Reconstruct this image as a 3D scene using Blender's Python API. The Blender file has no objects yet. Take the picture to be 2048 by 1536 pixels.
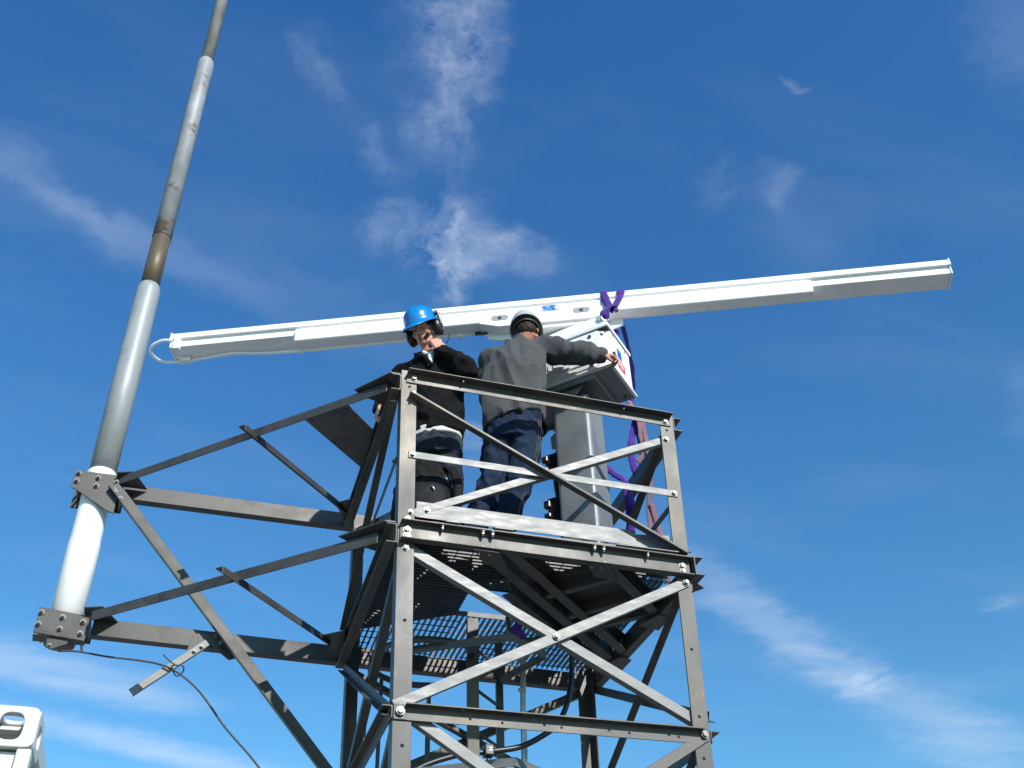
import bpy, bmesh, math, random
from mathutils import Vector, Matrix, noise
random.seed(7)
rad = math.radians
sc = bpy.context.scene
col = sc.collection
SC = 0.88                      # everything is laid out in tower units, then brought to metres at the end
# ------------------------------------------------------------------ camera
# world axes follow the tower: x along its front face, y into it, z up, origin at platform centre
CAM = Vector((-1.92235, -6.33148, -3.24946))
PITCH, ROLL, YAW = rad(38.1454), rad(-2.0614), rad(-17.7366)
def cam_axes():
    r = Vector((1, 0, 0)); f = Vector((0, math.cos(PITCH), math.sin(PITCH))); u = Vector((0, -math.sin(PITCH), math.cos(PITCH)))
    r2 = math.cos(ROLL)*r + math.sin(ROLL)*u; u2 = -math.sin(ROLL)*r + math.cos(ROLL)*u
    Z = Matrix.Rotation(YAW, 3, 'Z')
    return Z @ r2, Z @ u2, Z @ f
R_, U_, F_ = cam_axes()
cd = bpy.data.cameras.new('camera'); cam = bpy.data.objects.new('camera', cd); col.objects.link(cam)
cd.sensor_width = 36; cd.lens = 36*2106.487/2048; cd.clip_start = .05; cd.clip_end = 5000
cam.matrix_world = Matrix(((R_.x, U_.x, -F_.x, CAM.x*SC), (R_.y, U_.y, -F_.y, CAM.y*SC), (R_.z, U_.z, -F_.z, CAM.z*SC), (0, 0, 0, 1)))
sc.camera = cam
# ------------------------------------------------------------------ light
SUN_EL, SUN_AZ = rad(31), rad(15)           # azimuth from -y towards +x
sd = Vector((math.sin(SUN_AZ)*math.cos(SUN_EL), -math.cos(SUN_AZ)*math.cos(SUN_EL), math.sin(SUN_EL)))
sl = bpy.data.lights.new('sun', 'SUN'); sun = bpy.data.objects.new('sun', sl); col.objects.link(sun)
sl.energy = 4.6; sl.angle = rad(.53); sl.color = (1, .96, .90)
sun.rotation_euler = sd.to_track_quat('Z', 'Y').to_euler()
sc.view_settings.view_transform = 'Standard'; sc.view_settings.look = 'None'; sc.view_settings.gamma = 1
sc.view_settings.exposure = 0.25
w = bpy.data.worlds.new('World'); sc.world = w; w.use_nodes = True
nt = w.node_tree; nt.nodes.clear()
def N(tp, **k):
    n = nt.nodes.new(tp)
    for a, b in k.items(): setattr(n, a, b)
    return n
def LK(a, b): nt.links.new(a, b)
out = N('ShaderNodeOutputWorld'); bg = N('ShaderNodeBackground'); LK(bg.outputs[0], out.inputs[0])
sky = N('ShaderNodeTexSky'); sky.sky_type = 'NISHITA'; sky.sun_disc = False
sky.sun_elevation = SUN_EL; sky.sun_rotation = math.pi - SUN_AZ
sky.air_density = 1.0; sky.dust_density = 0.3; sky.ozone_density = 3.5; sky.altitude = 0
bg.inputs['Strength'].default_value = .15
def math_(op, a, b=None, c=None, clamp=False):
    n = N('ShaderNodeMath', operation=op); n.use_clamp = clamp
    for i, v in enumerate((a, b, c)):
        if v is None: continue
        if hasattr(v, 'is_output'): LK(v, n.inputs[i])
        else: n.inputs[i].default_value = v
    return n.outputs[0]
# a high thin cloud layer: direction projected on a flat layer far above
tc = N('ShaderNodeTexCoord'); sep = N('ShaderNodeSeparateXYZ'); LK(tc.outputs['Generated'], sep.inputs[0])
zc = math_('MAXIMUM', sep.outputs[2], .04)
cmb = N('ShaderNodeCombineXYZ'); LK(math_('DIVIDE', sep.outputs[0], zc), cmb.inputs[0]); LK(math_('DIVIDE', sep.outputs[1], zc), cmb.inputs[1])
Pv = cmb.outputs[0]
def noise_tex(vec, scale, detail=5, rough=.55, dist=0, sx=1, sy=1, rot=0):
    m = N('ShaderNodeMapping'); m.inputs['Scale'].default_value = (sx, sy, 1); m.inputs['Rotation'].default_value = (0, 0, rot); LK(vec, m.inputs[0])
    t = N('ShaderNodeTexNoise'); t.inputs['Scale'].default_value = scale; t.inputs['Detail'].default_value = detail
    t.inputs['Roughness'].default_value = rough; t.inputs['Distortion'].default_value = dist; LK(m.outputs[0], t.inputs['Vector'])
    return t
wn = noise_tex(Pv, 9, 7, .62)
vs = N('ShaderNodeVectorMath', operation='SUBTRACT'); LK(wn.outputs['Color'], vs.inputs[0]); vs.inputs[1].default_value = (.5, .5, .5)
vm = N('ShaderNodeVectorMath', operation='SCALE'); LK(vs.outputs[0], vm.inputs[0]); vm.inputs['Scale'].default_value = .15
va = N('ShaderNodeVectorMath', operation='ADD'); LK(Pv, va.inputs[0]); LK(vm.outputs[0], va.inputs[1])
Pd = va.outputs[0]
# (centre, half length, half width, angle, strength, kind)  kind 0: wispy puff, 1: smooth streak
WISPS = [((.168, .70), .16, .045, 88, .55, 0), ((.150, .62), .10, .05, 100, .32, 0),
         ((.225, .945), .085, .060, 85, .85, 0), ((.240, 1.01), .08, .035, 86, .5, 0), ((.315, .93), .055, .045, 20, .5, 0), ((.145, .93), .05, .035, 110, .40, 0),
         ((-.30, .955), .20, .026, 32, .30, 1), ((-.13, 1.06), .26, .040, 28, .26, 1), ((.08, 1.115), .22, .06, 15, .18, 1),
         ((1.18, 1.89), .50, .060, 35, .85, 1), ((1.42, 2.05), .28, .090, 38, .55, 1), ((1.58, 2.14), .14, .080, 35, .8, 0), ((2.05, 2.42), .45, .13, 32, .95, 1),
         ((-.33, 2.50), .34, .11, 22, 1.35, 1), ((-.12, 2.95), .50, .09, 28, 1.0, 1), ((.15, 3.10), .3, .14, 20, .35, 1),
         ((.525, .755), .05, .035, 60, .20, 0), ((.60, .745), .06, .030, 40, .20, 0), ((.66, .80), .10, .06, 30, .10, 1), ((1.63, 1.67), .06, .05, 60, .40, 0),
         ((.03, .72), .05, .025, 60, .30, 0), ((.10, .82), .06, .025, 60, .28, 0), ((.56, .60), .02, .010, 10, .28, 0),
         ((.371, 1.36), .07, .07, 40, .50, 0), ((.76, .47), .12, .05, 40, .28, 1), ((1.2, 1.05), .14, .03, 50, .16, 1)]
fine = noise_tex(Pd, 13, 10, .66, .0, 1.0, .55, rad(8)); finev = fine.outputs['Fac']
strk = noise_tex(Pv, 3.4, 4, .5, 0, .7, 2.0, rad(-33)); strv = strk.outputs['Fac']
tot = None
for (c, a, b, ang, s, kind) in WISPS:
    m = N('ShaderNodeMapping'); m.vector_type = 'TEXTURE'; m.inputs['Location'].default_value = (c[0], c[1], 0)
    m.inputs['Rotation'].default_value = (0, 0, rad(ang)); m.inputs['Scale'].default_value = (a*1.6, b*(1.5 if kind == 0 else 1.8), 1); LK(Pd, m.inputs[0])
    l = N('ShaderNodeVectorMath', operation='LENGTH'); LK(m.outputs[0], l.inputs[0])
    mr = N('ShaderNodeMapRange'); mr.interpolation_type = 'SMOOTHERSTEP'; LK(l.outputs['Value'], mr.inputs[0])
    mr.inputs[1].default_value = 1.0; mr.inputs[2].default_value = 0; mr.inputs[3].default_value = 0; mr.inputs[4].default_value = s*(1.0 if kind == 0 else .6)
    base = mr.outputs[0]
    if kind == 0: nz = math_('MULTIPLY_ADD', finev, 2.7, -.95, clamp=False)
    else: nz = math_('MULTIPLY_ADD', strv, 1.8, -.25)
    v = math_('MULTIPLY', base, math_('MAXIMUM', nz, 0))
    tot = v if tot is None else math_('ADD', tot, v)
veil = noise_tex(Pv, 2.2, 4, .6, .4, .6, 1.6, rad(-30))
tot = math_('ADD', tot, math_('MULTIPLY', math_('MAXIMUM', math_('SUBTRACT', veil.outputs['Fac'], .50), 0), .30))
fac = math_('MULTIPLY', math_('MINIMUM', tot, 1.0), .62)
mix = N('ShaderNodeMix', data_type='RGBA'); LK(fac, mix.inputs[0])
hsv = N('ShaderNodeHueSaturation'); hsv.inputs['Hue'].default_value = .507; hsv.inputs['Saturation'].default_value = 1.12; hsv.inputs['Value'].default_value = 1.0
LK(sky.outputs[0], hsv.inputs['Color'])
tint = N('ShaderNodeVectorMath', operation='MULTIPLY'); LK(hsv.outputs[0], tint.inputs[0]); tmx = N('ShaderNodeMix', data_type='RGBA'); tmr = N('ShaderNodeMapRange'); LK(sep.outputs[2], tmr.inputs[0]); tmr.inputs[1].default_value = .31; tmr.inputs[2].default_value = .85
LK(tmr.outputs[0], tmx.inputs[0]); tmx.inputs[6].default_value = (.68, 1.09, 1.01, 1); tmx.inputs[7].default_value = (.47, .97, 1.15, 1); LK(tmx.outputs[2], tint.inputs[1])
LK(tint.outputs[0], mix.inputs[6]); mix.inputs[7].default_value = (4.9, 5.4, 6.1, 1)
LK(mix.outputs[2], bg.inputs['Color'])

# ------------------------------------------------------------------ materials
def mat(name, base=(.5, .5, .5), rough=.5, metal=0, var=None, vscale=6, vstretch=(1, 1, 1), bump=0, bscale=60, bstretch=(1, 1, 1), coat=0, var2=None, v2scale=2, v2lo=.5, v2hi=.62, rvar=0, sheen=0, sss=0, bdist=.002):
    m = bpy.data.materials.new(name); m.use_nodes = True; t = m.node_tree; b = t.nodes['Principled BSDF']
    def mk(tp): return t.nodes.new(tp)
    b.inputs['Base Color'].default_value = (*base, 1); b.inputs['Roughness'].default_value = rough; b.inputs['Metallic'].default_value = metal
    b.inputs['Coat Weight'].default_value = coat; b.inputs['Sheen Weight'].default_value = sheen; b.inputs['Sheen Roughness'].default_value = .6
    if sss: b.inputs['Subsurface Weight'].default_value = sss; b.inputs['Subsurface Radius'].default_value = (.012, .004, .002); b.inputs['Subsurface Scale'].default_value = 1
    tcn = mk('ShaderNodeTexCoord')
    def nz(scale, stretch, detail=6, rough_=.6):
        mp = mk('ShaderNodeMapping'); mp.inputs['Scale'].default_value = stretch; t.links.new(tcn.outputs['Object'], mp.inputs[0])
        n = mk('ShaderNodeTexNoise'); n.inputs['Scale'].default_value = scale; n.inputs['Detail'].default_value = detail; n.inputs['Roughness'].default_value = rough_
        t.links.new(mp.outputs[0], n.inputs['Vector']); return n.outputs['Fac']
    last = None
    if var:
        f = nz(vscale, vstretch); r = mk('ShaderNodeMapRange'); t.links.new(f, r.inputs[0]); r.inputs[1].default_value = .32; r.inputs[2].default_value = .68
        mx = mk('ShaderNodeMix'); mx.data_type = 'RGBA'; t.links.new(r.outputs[0], mx.inputs[0]); mx.inputs[6].default_value = (*base, 1); mx.inputs[7].default_value = (*var, 1); last = mx.outputs[2]
        if rvar:
            r2 = mk('ShaderNodeMapRange'); t.links.new(f, r2.inputs[0]); r2.inputs[1].default_value = .3; r2.inputs[2].default_value = .7; r2.inputs[3].default_value = rough-rvar; r2.inputs[4].default_value = rough+rvar
            t.links.new(r2.outputs[0], b.inputs['Roughness'])
    if var2:
        f = nz(v2scale, (1, 1, 1), 5, .65); r = mk('ShaderNodeMapRange'); t.links.new(f, r.inputs[0]); r.inputs[1].default_value = v2lo; r.inputs[2].default_value = v2hi
        mx = mk('ShaderNodeMix'); mx.data_type = 'RGBA'; t.links.new(r.outputs[0], mx.inputs[0]); mx.inputs[7].default_value = (*var2, 1)
        if last: t.links.new(last, mx.inputs[6])
        else: mx.inputs[6].default_value = (*base, 1)
        last = mx.outputs[2]
    if last: t.links.new(last, b.inputs['Base Color'])
    if bump:
        f = nz(bscale, bstretch, 4); bp = mk('ShaderNodeBump'); bp.inputs['Strength'].default_value = bump; bp.inputs['Distance'].default_value = bdist
        t.links.new(f, bp.inputs['Height']); t.links.new(bp.outputs[0], b.inputs['Normal'])
    return m
M = {}
M['galv'] = mat('galvanised_steel', (.043, .041, .037), .48, .18, var=(.082, .080, .075), vscale=3.2, vstretch=(1, 1, .6), bump=.25, bscale=90, var2=(.105, .088, .062), v2scale=1.7, v2lo=.50, v2hi=.66, rvar=.11)
M['bright'] = mat('bright_galvanised', (.13, .13, .127), .5, .2, var=(.18, .18, .176), vscale=16, vstretch=(.5, 1, 2), bump=.3, bscale=70, rvar=.10)
M['brown'] = mat('weathered_steel', (.044, .040, .035), .48, .12, var=(.072, .067, .059), vscale=4, vstretch=(1, 1, 1.6), bump=.3, bscale=80, var2=(.030, .026, .021), v2scale=2.2, rvar=.08)
M['deck'] = mat('deck_steel', (.065, .065, .065), .5, .2, var=(.105, .105, .102), vscale=7)
M['bolt'] = mat('bolt_zinc', (.20, .20, .19), .42, .5, var=(.12, .118, .11), vscale=40)
M['hole'] = mat('hole_dark', (.01, .01, .01), .9)
M['white'] = mat('white_paint', (.86, .86, .855), .32, 0, var=(.80, .80, .79), vscale=3, vstretch=(1, 1, 4), bump=.05, bscale=30, coat=.3, rvar=.05, var2=(.70, .69, .66), v2scale=5, v2lo=.60, v2hi=.80)
M['white2'] = mat('white_casting', (.84, .84, .83), .42, 0, var=(.79, .79, .78), vscale=5, bump=.15, bscale=120)
M['mastwhite'] = mat('mast_white', (.80, .795, .77), .5, 0, var=(.72, .71, .68), vscale=3, vstretch=(2, 2, .5), bump=.1, bscale=60)
M['mastgalv'] = mat('mast_galvanised', (.24, .255, .255), .48, .1, var=(.32, .335, .335), vscale=4, vstretch=(2, 2, .4), bump=.2, bscale=60, var2=(.2, .21, .21), v2scale=3)
M['mastbrown'] = mat('mast_bare', (.09, .07, .045), .5, .2, var=(.15, .115, .07), vscale=6, vstretch=(3, 3, .4))
M['mastpaint'] = mat('mast_worn_paint', (.19, .20, .21), .55, .05, var=(.36, .37, .38), vscale=4.5, vstretch=(1, 1, .5), var2=(.16, .125, .095), v2scale=4, v2lo=.56, v2hi=.60, bump=.3, bscale=30)
M['masttop'] = mat('mast_top', (.32, .33, .32), .5, .05, var=(.14, .12, .10), vscale=7, vstretch=(1.5, 1.5, .4))
M['blackcable'] = mat('black_rubber', (.018, .018, .02), .38, 0)
M['wire'] = mat('dark_wire', (.03, .028, .03), .5)
M['steelpipe'] = mat('pale_pipe', (.55, .54, .50), .3, .6)
M['purple'] = mat('purple_webbing', (.045, .012, .17), .8, 0, var=(.085, .028, .27), vscale=14, bump=.6, bscale=160, sheen=.1)
M['pink'] = mat('faded_webbing', (.26, .15, .18), .85, 0, var=(.13, .09, .12), vscale=9, bump=.6, bscale=160)
M['skin'] = mat('skin', (.60, .30, .21), .48, 0, var=(.52, .24, .165), vscale=22, sss=.12, bump=.15, bscale=150)
M['skin2'] = mat('skin_ruddy', (.47, .20, .12), .5, 0, var=(.36, .14, .09), vscale=30, sss=.1, bump=.2, bscale=150)
M['lips'] = mat('lips', (.36, .11, .09), .4)
M['helmettext'] = mat('helmet_text', (.16, .10, .42), .4)
M['hair'] = mat('dark_hair', (.03, .022, .017), .6, bump=.8, bscale=120)
M['stubble'] = mat('brows', (.12, .07, .045), .7)
M['eye'] = mat('eye_white', (.55, .5, .47), .2)
M['bluehelmet'] = mat('blue_helmet', (.002, .185, .50), .28, 0, coat=.5)
M['greyhelmet'] = mat('grey_helmet', (.42, .43, .41), .3, 0, var=(.50, .51, .49), vscale=7, coat=.3)
M['helmetband'] = mat('helmet_band', (.03, .03, .03), .5)
M['muff'] = mat('black_plastic', (.016, .016, .017), .34, 0)
M['muffpad'] = mat('muff_cushion', (.012, .012, .012), .55)
M['silver'] = mat('silver_wire', (.6, .6, .6), .25, .9)
M['blackjacket'] = mat('black_fleece', (.0055, .0055, .006), .95, 0, var=(.009, .009, .0095), vscale=18, bump=.5, bscale=220, sheen=.0)
M['greyjacket'] = mat('grey_fleece', (.056, .056, .058), .95, 0, var=(.078, .078, .079), vscale=60, bump=.6, bscale=300, sheen=.05)
M['blackcloth'] = mat('black_cloth', (.006, .006, .007), .95)
M['tshirt'] = mat('white_cotton', (.62, .62, .60), .9, bump=.3, bscale=200)
M['jeans'] = mat('dark_denim', (.008, .015, .034), .88, 0, var=(.018, .032, .064), vscale=9, bump=.5, bscale=260, var2=(.03, .05, .09), v2scale=4, v2lo=.55, v2hi=.72)
M['jeans2'] = mat('worn_denim', (.014, .019, .027), .88, 0, var=(.030, .039, .053), vscale=8, bump=.5, bscale=260, var2=(.085, .105, .13), v2scale=4, v2lo=.56, v2hi=.75)
M['stitch'] = mat('tan_stitching', (.16, .11, .05), .8)
M['shoe'] = mat('dark_leather', (.02, .017, .014), .5)
M['pack'] = mat('black_nylon', (.006, .006, .0065), .7, 0, var=(.011, .011, .0115), vscale=12, bump=.7, bscale=240)
M['packgrey'] = mat('grey_nylon', (.018, .018, .019), .7, 0, bump=.7, bscale=240)
M['pattern'] = mat('pattern_lining', (.7, .7, .7), .9)
M['labelblue'] = mat('label_blue', (.02, .12, .42), .4)
M['labelpale'] = mat('label_pale', (.22, .38, .66), .4)
M['labelred'] = mat('label_red', (.62, .03, .04), .4)
M['labelwhite'] = mat('label_white', (.75, .75, .75), .4)
M['recess'] = mat('grey_recess', (.30, .30, .30), .5)
M['ground'] = mat('gravel_ground', (.21, .20, .18), .95, 0, var=(.13, .125, .105), vscale=.6, var2=(.26, .25, .225), v2scale=5, bump=.8, bscale=30, bdist=.02)
M['container'] = mat('container_paint', (.60, .61, .60), .45, 0, var=(.56, .57, .55), vscale=2.5, bump=.15, bscale=20, var2=(.46, .46, .44), v2scale=1.6, v2lo=.60, v2hi=.8)
# ink-like blotches on the hoodie lining
def blotch(m, dark):
    t = m.node_tree; b = t.nodes['Principled BSDF']; v = t.nodes.new('ShaderNodeTexNoise'); v.inputs['Scale'].default_value = 60; v.inputs['Detail'].default_value = 1
    tcn = t.nodes.new('ShaderNodeTexCoord'); t.links.new(tcn.outputs['Object'], v.inputs['Vector'])
    r = t.nodes.new('ShaderNodeValToRGB'); r.color_ramp.interpolation = 'CONSTANT'; r.color_ramp.elements[0].color = (*dark, 1); r.color_ramp.elements[1].position = .5; r.color_ramp.elements[1].color = (.7, .7, .7, 1)
    t.links.new(v.outputs['Fac'], r.inputs[0]); t.links.new(r.outputs[0], b.inputs['Base Color'])
blotch(M['pattern'], (.01, .01, .012))
for k_ in ('blackjacket', 'greyjacket', 'blackcloth', 'jeans', 'jeans2', 'pack', 'packgrey', 'purple', 'pink', 'tshirt', 'hair'): M[k_].node_tree.nodes['Principled BSDF'].inputs['Specular IOR Level'].default_value = .15

# ------------------------------------------------------------------ mesh helpers
def V(*a): return Vector(a)
class MB:
    def __init__(s): s.bm = bmesh.new(); s.mi = 0
    def faces(s, vs, fs, smooth=False):
        bv = [s.bm.verts.new(v) for v in vs]
        for f in fs:
            try:
                fc = s.bm.faces.new([bv[i] for i in f]); fc.material_index = s.mi; fc.smooth = smooth
            except ValueError: pass
    def box(s, c, size, ax=None):
        X, Y, Z = ax or (V(1, 0, 0), V(0, 1, 0), V(0, 0, 1)); c = Vector(c); h = [d/2 for d in size]
        vs = [c + X*(i*h[0]) + Y*(j*h[1]) + Z*(k*h[2]) for i in (-1, 1) for j in (-1, 1) for k in (-1, 1)]
        s.faces(vs, [(0, 1, 3, 2), (4, 6, 7, 5), (0, 4, 5, 1), (2, 3, 7, 6), (0, 2, 6, 4), (1, 5, 7, 3)])
    def prism(s, poly, p0, p1, u, v=None, taper=1):
        """2-D polygon (a along u, b along v) swept from p0 to p1"""
        p0, p1 = Vector(p0), Vector(p1); d = (p1-p0).normalized(); u = Vector(u); u = (u - d*u.dot(d)).normalized()
        if v is None: v = d.cross(u)
        else: v = Vector(v); v = (v - d*v.dot(d) - u*v.dot(u)).normalized()
        n = len(poly); vs = [p0 + u*a + v*b for a, b in poly] + [p1 + u*a*taper + v*b*taper for a, b in poly]
        s.faces(vs, [tuple(range(n)), tuple(range(2*n-1, n-1, -1))] + [(i, (i+1) % n, n+(i+1) % n, n+i) for i in range(n)])
    def plate(s, pts, nrm, t):
        nrm = Vector(nrm).normalized(); pts = [Vector(p) for p in pts]; n = len(pts)
        vs = [p - nrm*t/2 for p in pts] + [p + nrm*t/2 for p in pts]
        s.faces(vs, [tuple(range(n)), tuple(range(2*n-1, n-1, -1))] + [(i, (i+1) % n, n+(i+1) % n, n+i) for i in range(n)])
    def ring_tube(s, pts, r, seg=10, caps=True, smooth=True, rs=None):
        pts = [Vector(p) for p in pts]; n = len(pts); rings = []; up = None
        for i, p in enumerate(pts):
            d = (pts[min(i+1, n-1)] - pts[max(i-1, 0)]).normalized()
            if up is None: up = V(0, 0, 1) if abs(d.z) < .9 else V(1, 0, 0)
            a = (up - d*up.dot(d)).normalized(); b = d.cross(a); up = a; rr = rs[i] if rs else r
            rings.append([s.bm.verts.new(p + (a*math.cos(2*math.pi*k/seg) + b*math.sin(2*math.pi*k/seg))*rr) for k in range(seg)])
        for i in range(n-1):
            for k in range(seg):
                f = s.bm.faces.new((rings[i][k], rings[i][(k+1) % seg], rings[i+1][(k+1) % seg], rings[i+1][k])); f.smooth = smooth; f.material_index = s.mi
        if caps:
            for r_, rev in ((rings[0], 1), (rings[-1], 0)):
                f = s.bm.faces.new(r_[::-1] if rev else r_); f.material_index = s.mi
    def cyl(s, p0, p1, r, seg=16): s.ring_tube([p0, p1], r, seg)
    def ell(s, c, r, ax=None, seg=16, rings=10):
        X, Y, Z = ax or (V(1, 0, 0), V(0, 1, 0), V(0, 0, 1)); c = Vector(c); vs = []; fs = []
        for i in range(rings+1):
            ph = math.pi*i/rings
            for j in range(seg):
                th = 2*math.pi*j/seg; vs.append(c + X*(r[0]*math.sin(ph)*math.cos(th)) + Y*(r[1]*math.sin(ph)*math.sin(th)) + Z*(r[2]*math.cos(ph)))
        for i in range(rings):
            for j in range(seg): fs.append((i*seg+j, i*seg+(j+1) % seg, (i+1)*seg+(j+1) % seg, (i+1)*seg+j))
        s.faces(vs, fs, True)
    def cone(s, p0, r0, p1, r1, seg=14):
        """rounded cone: two spheres and the surface between"""
        p0, p1 = Vector(p0), Vector(p1); s.ell(p0, (r0,)*3, None, seg, 8); s.ell(p1, (r1,)*3, None, seg, 8)
        if (p1-p0).length > 1e-4: s.ring_tube([p0, p1], 0, seg, True, True, [r0, r1])
    def loft(s, rings, seg=20):
        """rings: (centre, rx, ry, X axis, Y axis)"""
        R = []
        for c, rx, ry, X, Y in rings:
            R.append([s.bm.verts.new(Vector(c) + Vector(X)*rx*math.cos(2*math.pi*k/seg) + Vector(Y)*ry*math.sin(2*math.pi*k/seg)) for k in range(seg)])
        for i in range(len(R)-1):
            for k in range(seg):
                f = s.bm.faces.new((R[i][k], R[i][(k+1) % seg], R[i+1][(k+1) % seg], R[i+1][k])); f.smooth = True; f.material_index = s.mi
        f = s.bm.faces.new(R[0][::-1]); f.material_index = s.mi; f = s.bm.faces.new(R[-1]); f.material_index = s.mi
    def mesh(s, name):
        me = bpy.data.meshes.new(name); bmesh.ops.recalc_face_normals(s.bm, faces=s.bm.faces); s.bm.to_mesh(me); s.bm.free(); return me
def link(name, me, mats, parent=None):
    o = bpy.data.objects.new(name, me); col.objects.link(o)
    for m_ in (mats if isinstance(mats, (list, tuple)) else [mats]): me.materials.append(M[m_])
    if parent: o.parent = parent; o.location = -world_loc(parent)
    return o
def world_loc(o):
    v = Vector(o.location)
    while o.parent: o = o.parent; v += Vector(o.location)
    return v
def build(mb, name, mats, parent=None, bevel=0, seg=1, rel=False):
    me = mb.mesh(name)
    if bevel:
        bm = bmesh.new(); bm.from_mesh(me)
        ed = [e for e in bm.edges if len(e.link_faces) == 2 and e.calc_face_angle(0) > .5]
        bmesh.ops.bevel(bm, geom=ed, offset=bevel, segments=seg, affect='EDGES', profile=.6, clamp_overlap=True)
        bm.to_mesh(me); bm.free()
    return link(name, me, mats, parent)
def tag(o, label=None, cat=None, group=None, kind=None):
    if label: o['label'] = label
    if cat: o['category'] = cat
    if group: o['group'] = group
    if kind: o['kind'] = kind
    return o
def empty(name, loc): 
    o = bpy.data.objects.new(name, None); col.objects.link(o); o.location = loc; o.empty_display_size = .2; return o
def Lp(a, b, t, sa=1, sb=1, r=.0): # angle section, heel at origin, legs along +a and +b
    k = t*.9
    p = [(0, 0), (a, 0), (a, t), (t+k, t), (t+k*.3, t+k*.3), (t, t+k), (t, b), (0, b)]
    return [(x*sa, y*sb) for x, y in p]
def Cp(h, b, t, sa=1, sb=1): # channel: web along u (0..h), flanges along v
    k = t*.8
    p = [(0, 0), (h, 0), (h, b), (h-t, b), (h-t, t+k), (h-t-k, t), (t+k, t), (t, t+k), (t, b), (0, b)]
    return [(x*sa, y*sb) for x, y in p]
def Fl(h, t): return [(-h/2, 0), (h/2, 0), (h/2, t), (-h/2, t)]
def bolt(parent, p, n, r=.014, h=.012, nut=False):
    mb = MB(); n = Vector(n).normalized(); p = Vector(p)
    mb.ring_tube([p, p + n*.004], r*1.45, 14, True, False)
    mb.ring_tube([p + n*.004, p + n*(.004+h)], r, 6, True, False)
    if nut: mb.ring_tube([p + n*(.004+h), p + n*(.016+h)], r*.55, 8, True, False)
    return build(mb, 'bolt', 'bolt', parent)
def catmull(pts, sub=8):
    pts = [Vector(p) for p in pts]; P = [2*pts[0]-pts[1]] + pts + [2*pts[-1]-pts[-2]]; o = []
    for i in range(1, len(P)-2):
        for k in range(sub):
            t = k/sub; a, b, c, d = P[i-1:i+3]
            o.append(.5*((2*b) + (c-a)*t + (2*a-5*b+4*c-d)*t*t + (-a+3*b-3*c+d)*t**3))
    o.append(pts[-1]); return o

# ------------------------------------------------------------------ the ground
GZ = CAM.z - 1.93
g = MB(); g.faces([V(-900, -900, GZ), V(900, -900, GZ), V(900, 900, GZ), V(-900, 900, GZ)], [(0, 1, 2, 3)])
go = build(g, 'ground', 'ground'); tag(go, kind='structure')

# ------------------------------------------------------------------ lattice tower
W0, WK = .9455, .01964
def W(z): return W0 + WK*z
tower = empty('lattice_tower', (0, 0, GZ))
tag(tower, 'galvanised steel lattice tower with a railed grating platform and side arms', 'tower')
X, Y, Z = V(1, 0, 0), V(0, 1, 0), V(0, 0, 1)
TOPZ = 1.125
for sx, sy in ((-1, -1), (1, -1), (1, 1), (-1, 1)):
    zb = GZ + .03; mb = MB()
    p0 = V(sx*W(zb), sy*W(zb), zb); p1 = V(sx*W(TOPZ), sy*W(TOPZ), TOPZ + (.02 if sx < 0 else 0))
    mb.prism(Lp(.102, .102, .011), p0, p1, X*-sx, Y*-sy)
    mb.box(p0 + V(-sx*.05, -sy*.05, -.012), (.26, .26, .025))
    if sy < 0:
        mb.mi = 1
        for z in (1.015, .88, -.62, -1.32, -.01) if sx < 0 else (.985, -.62, -1.03, -1.27): 
            p = V(sx*(W(z)-.055), -W(z), z); mb.ring_tube([p + V(0, .001, 0), p - V(0, .0015, 0)], .0105, 12, True, False)
    post = build(mb, 'corner_post', ['galv', 'hole'], tower, .003)
def bar(name, prof, p0, p1, u, v=None, m='galv', bev=.0018, extra=None):
    mb = MB(); mb.prism(prof, p0, p1, u, v)
    if extra: extra(mb)
    return build(mb, name, [m, 'hole'], tower, bev)
def holes(pts, n):
    def f(mb):
        mb.mi = 1
        for p in pts: mb.ring_tube([Vector(p) - Vector(n)*.001, Vector(p) + Vector(n)*.0015], .009, 10, True, False)
        mb.mi = 0
    return f
NY = V(0, -1, 0)
def f_(x, z, off=.0): return V(x, -(W(z)+off), z)      # a point on the front face
# front face: top rail (angle, flange outwards on top)
r = bar('top_rail', Lp(.075, .072, .008, -1), f_(-.932, 1.118), f_(.942, 1.092), Z, NY, bev=.002)
bolt(r, f_(-.885, 1.082, .009), NY, .017); bolt(r, f_(.900, 1.050, .009), NY, .017)
for x, z in ((-.56, 1.1), (.58, 1.087)): 
    b_ = bolt(r, f_(x, z-.008, .045), V(0, 0, -1), .006, .004)
# knee rail and X braces of the railing
r = bar('knee_rail', Fl(.05, .006), f_(-.90, .488, .001), f_(.925, .470, .001), Z, NY, 'bright')
bolt(r, f_(-.872, .488, .007), NY, .014); bolt(r, f_(.895, .471, .007), NY, .014)
r = bar('railing_brace', Lp(.052, .050, .006), f_(-.915, .935, .008), f_(.915, -.0, .008), Z, NY, bev=.0015, extra=None)
bolt(r, f_(-.885, .955, .014), NY, .012)
r = bar('railing_brace', Lp(.05, .045, .006), f_(-.90, .035, -.018), f_(.915, .900, -.018), Z, Y, 'bright')
bolt(r, f_(-.868, .08, -.001), NY, .013)
bolt(tower.children[0], f_(.893, .905, .001), NY, .015)
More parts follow.
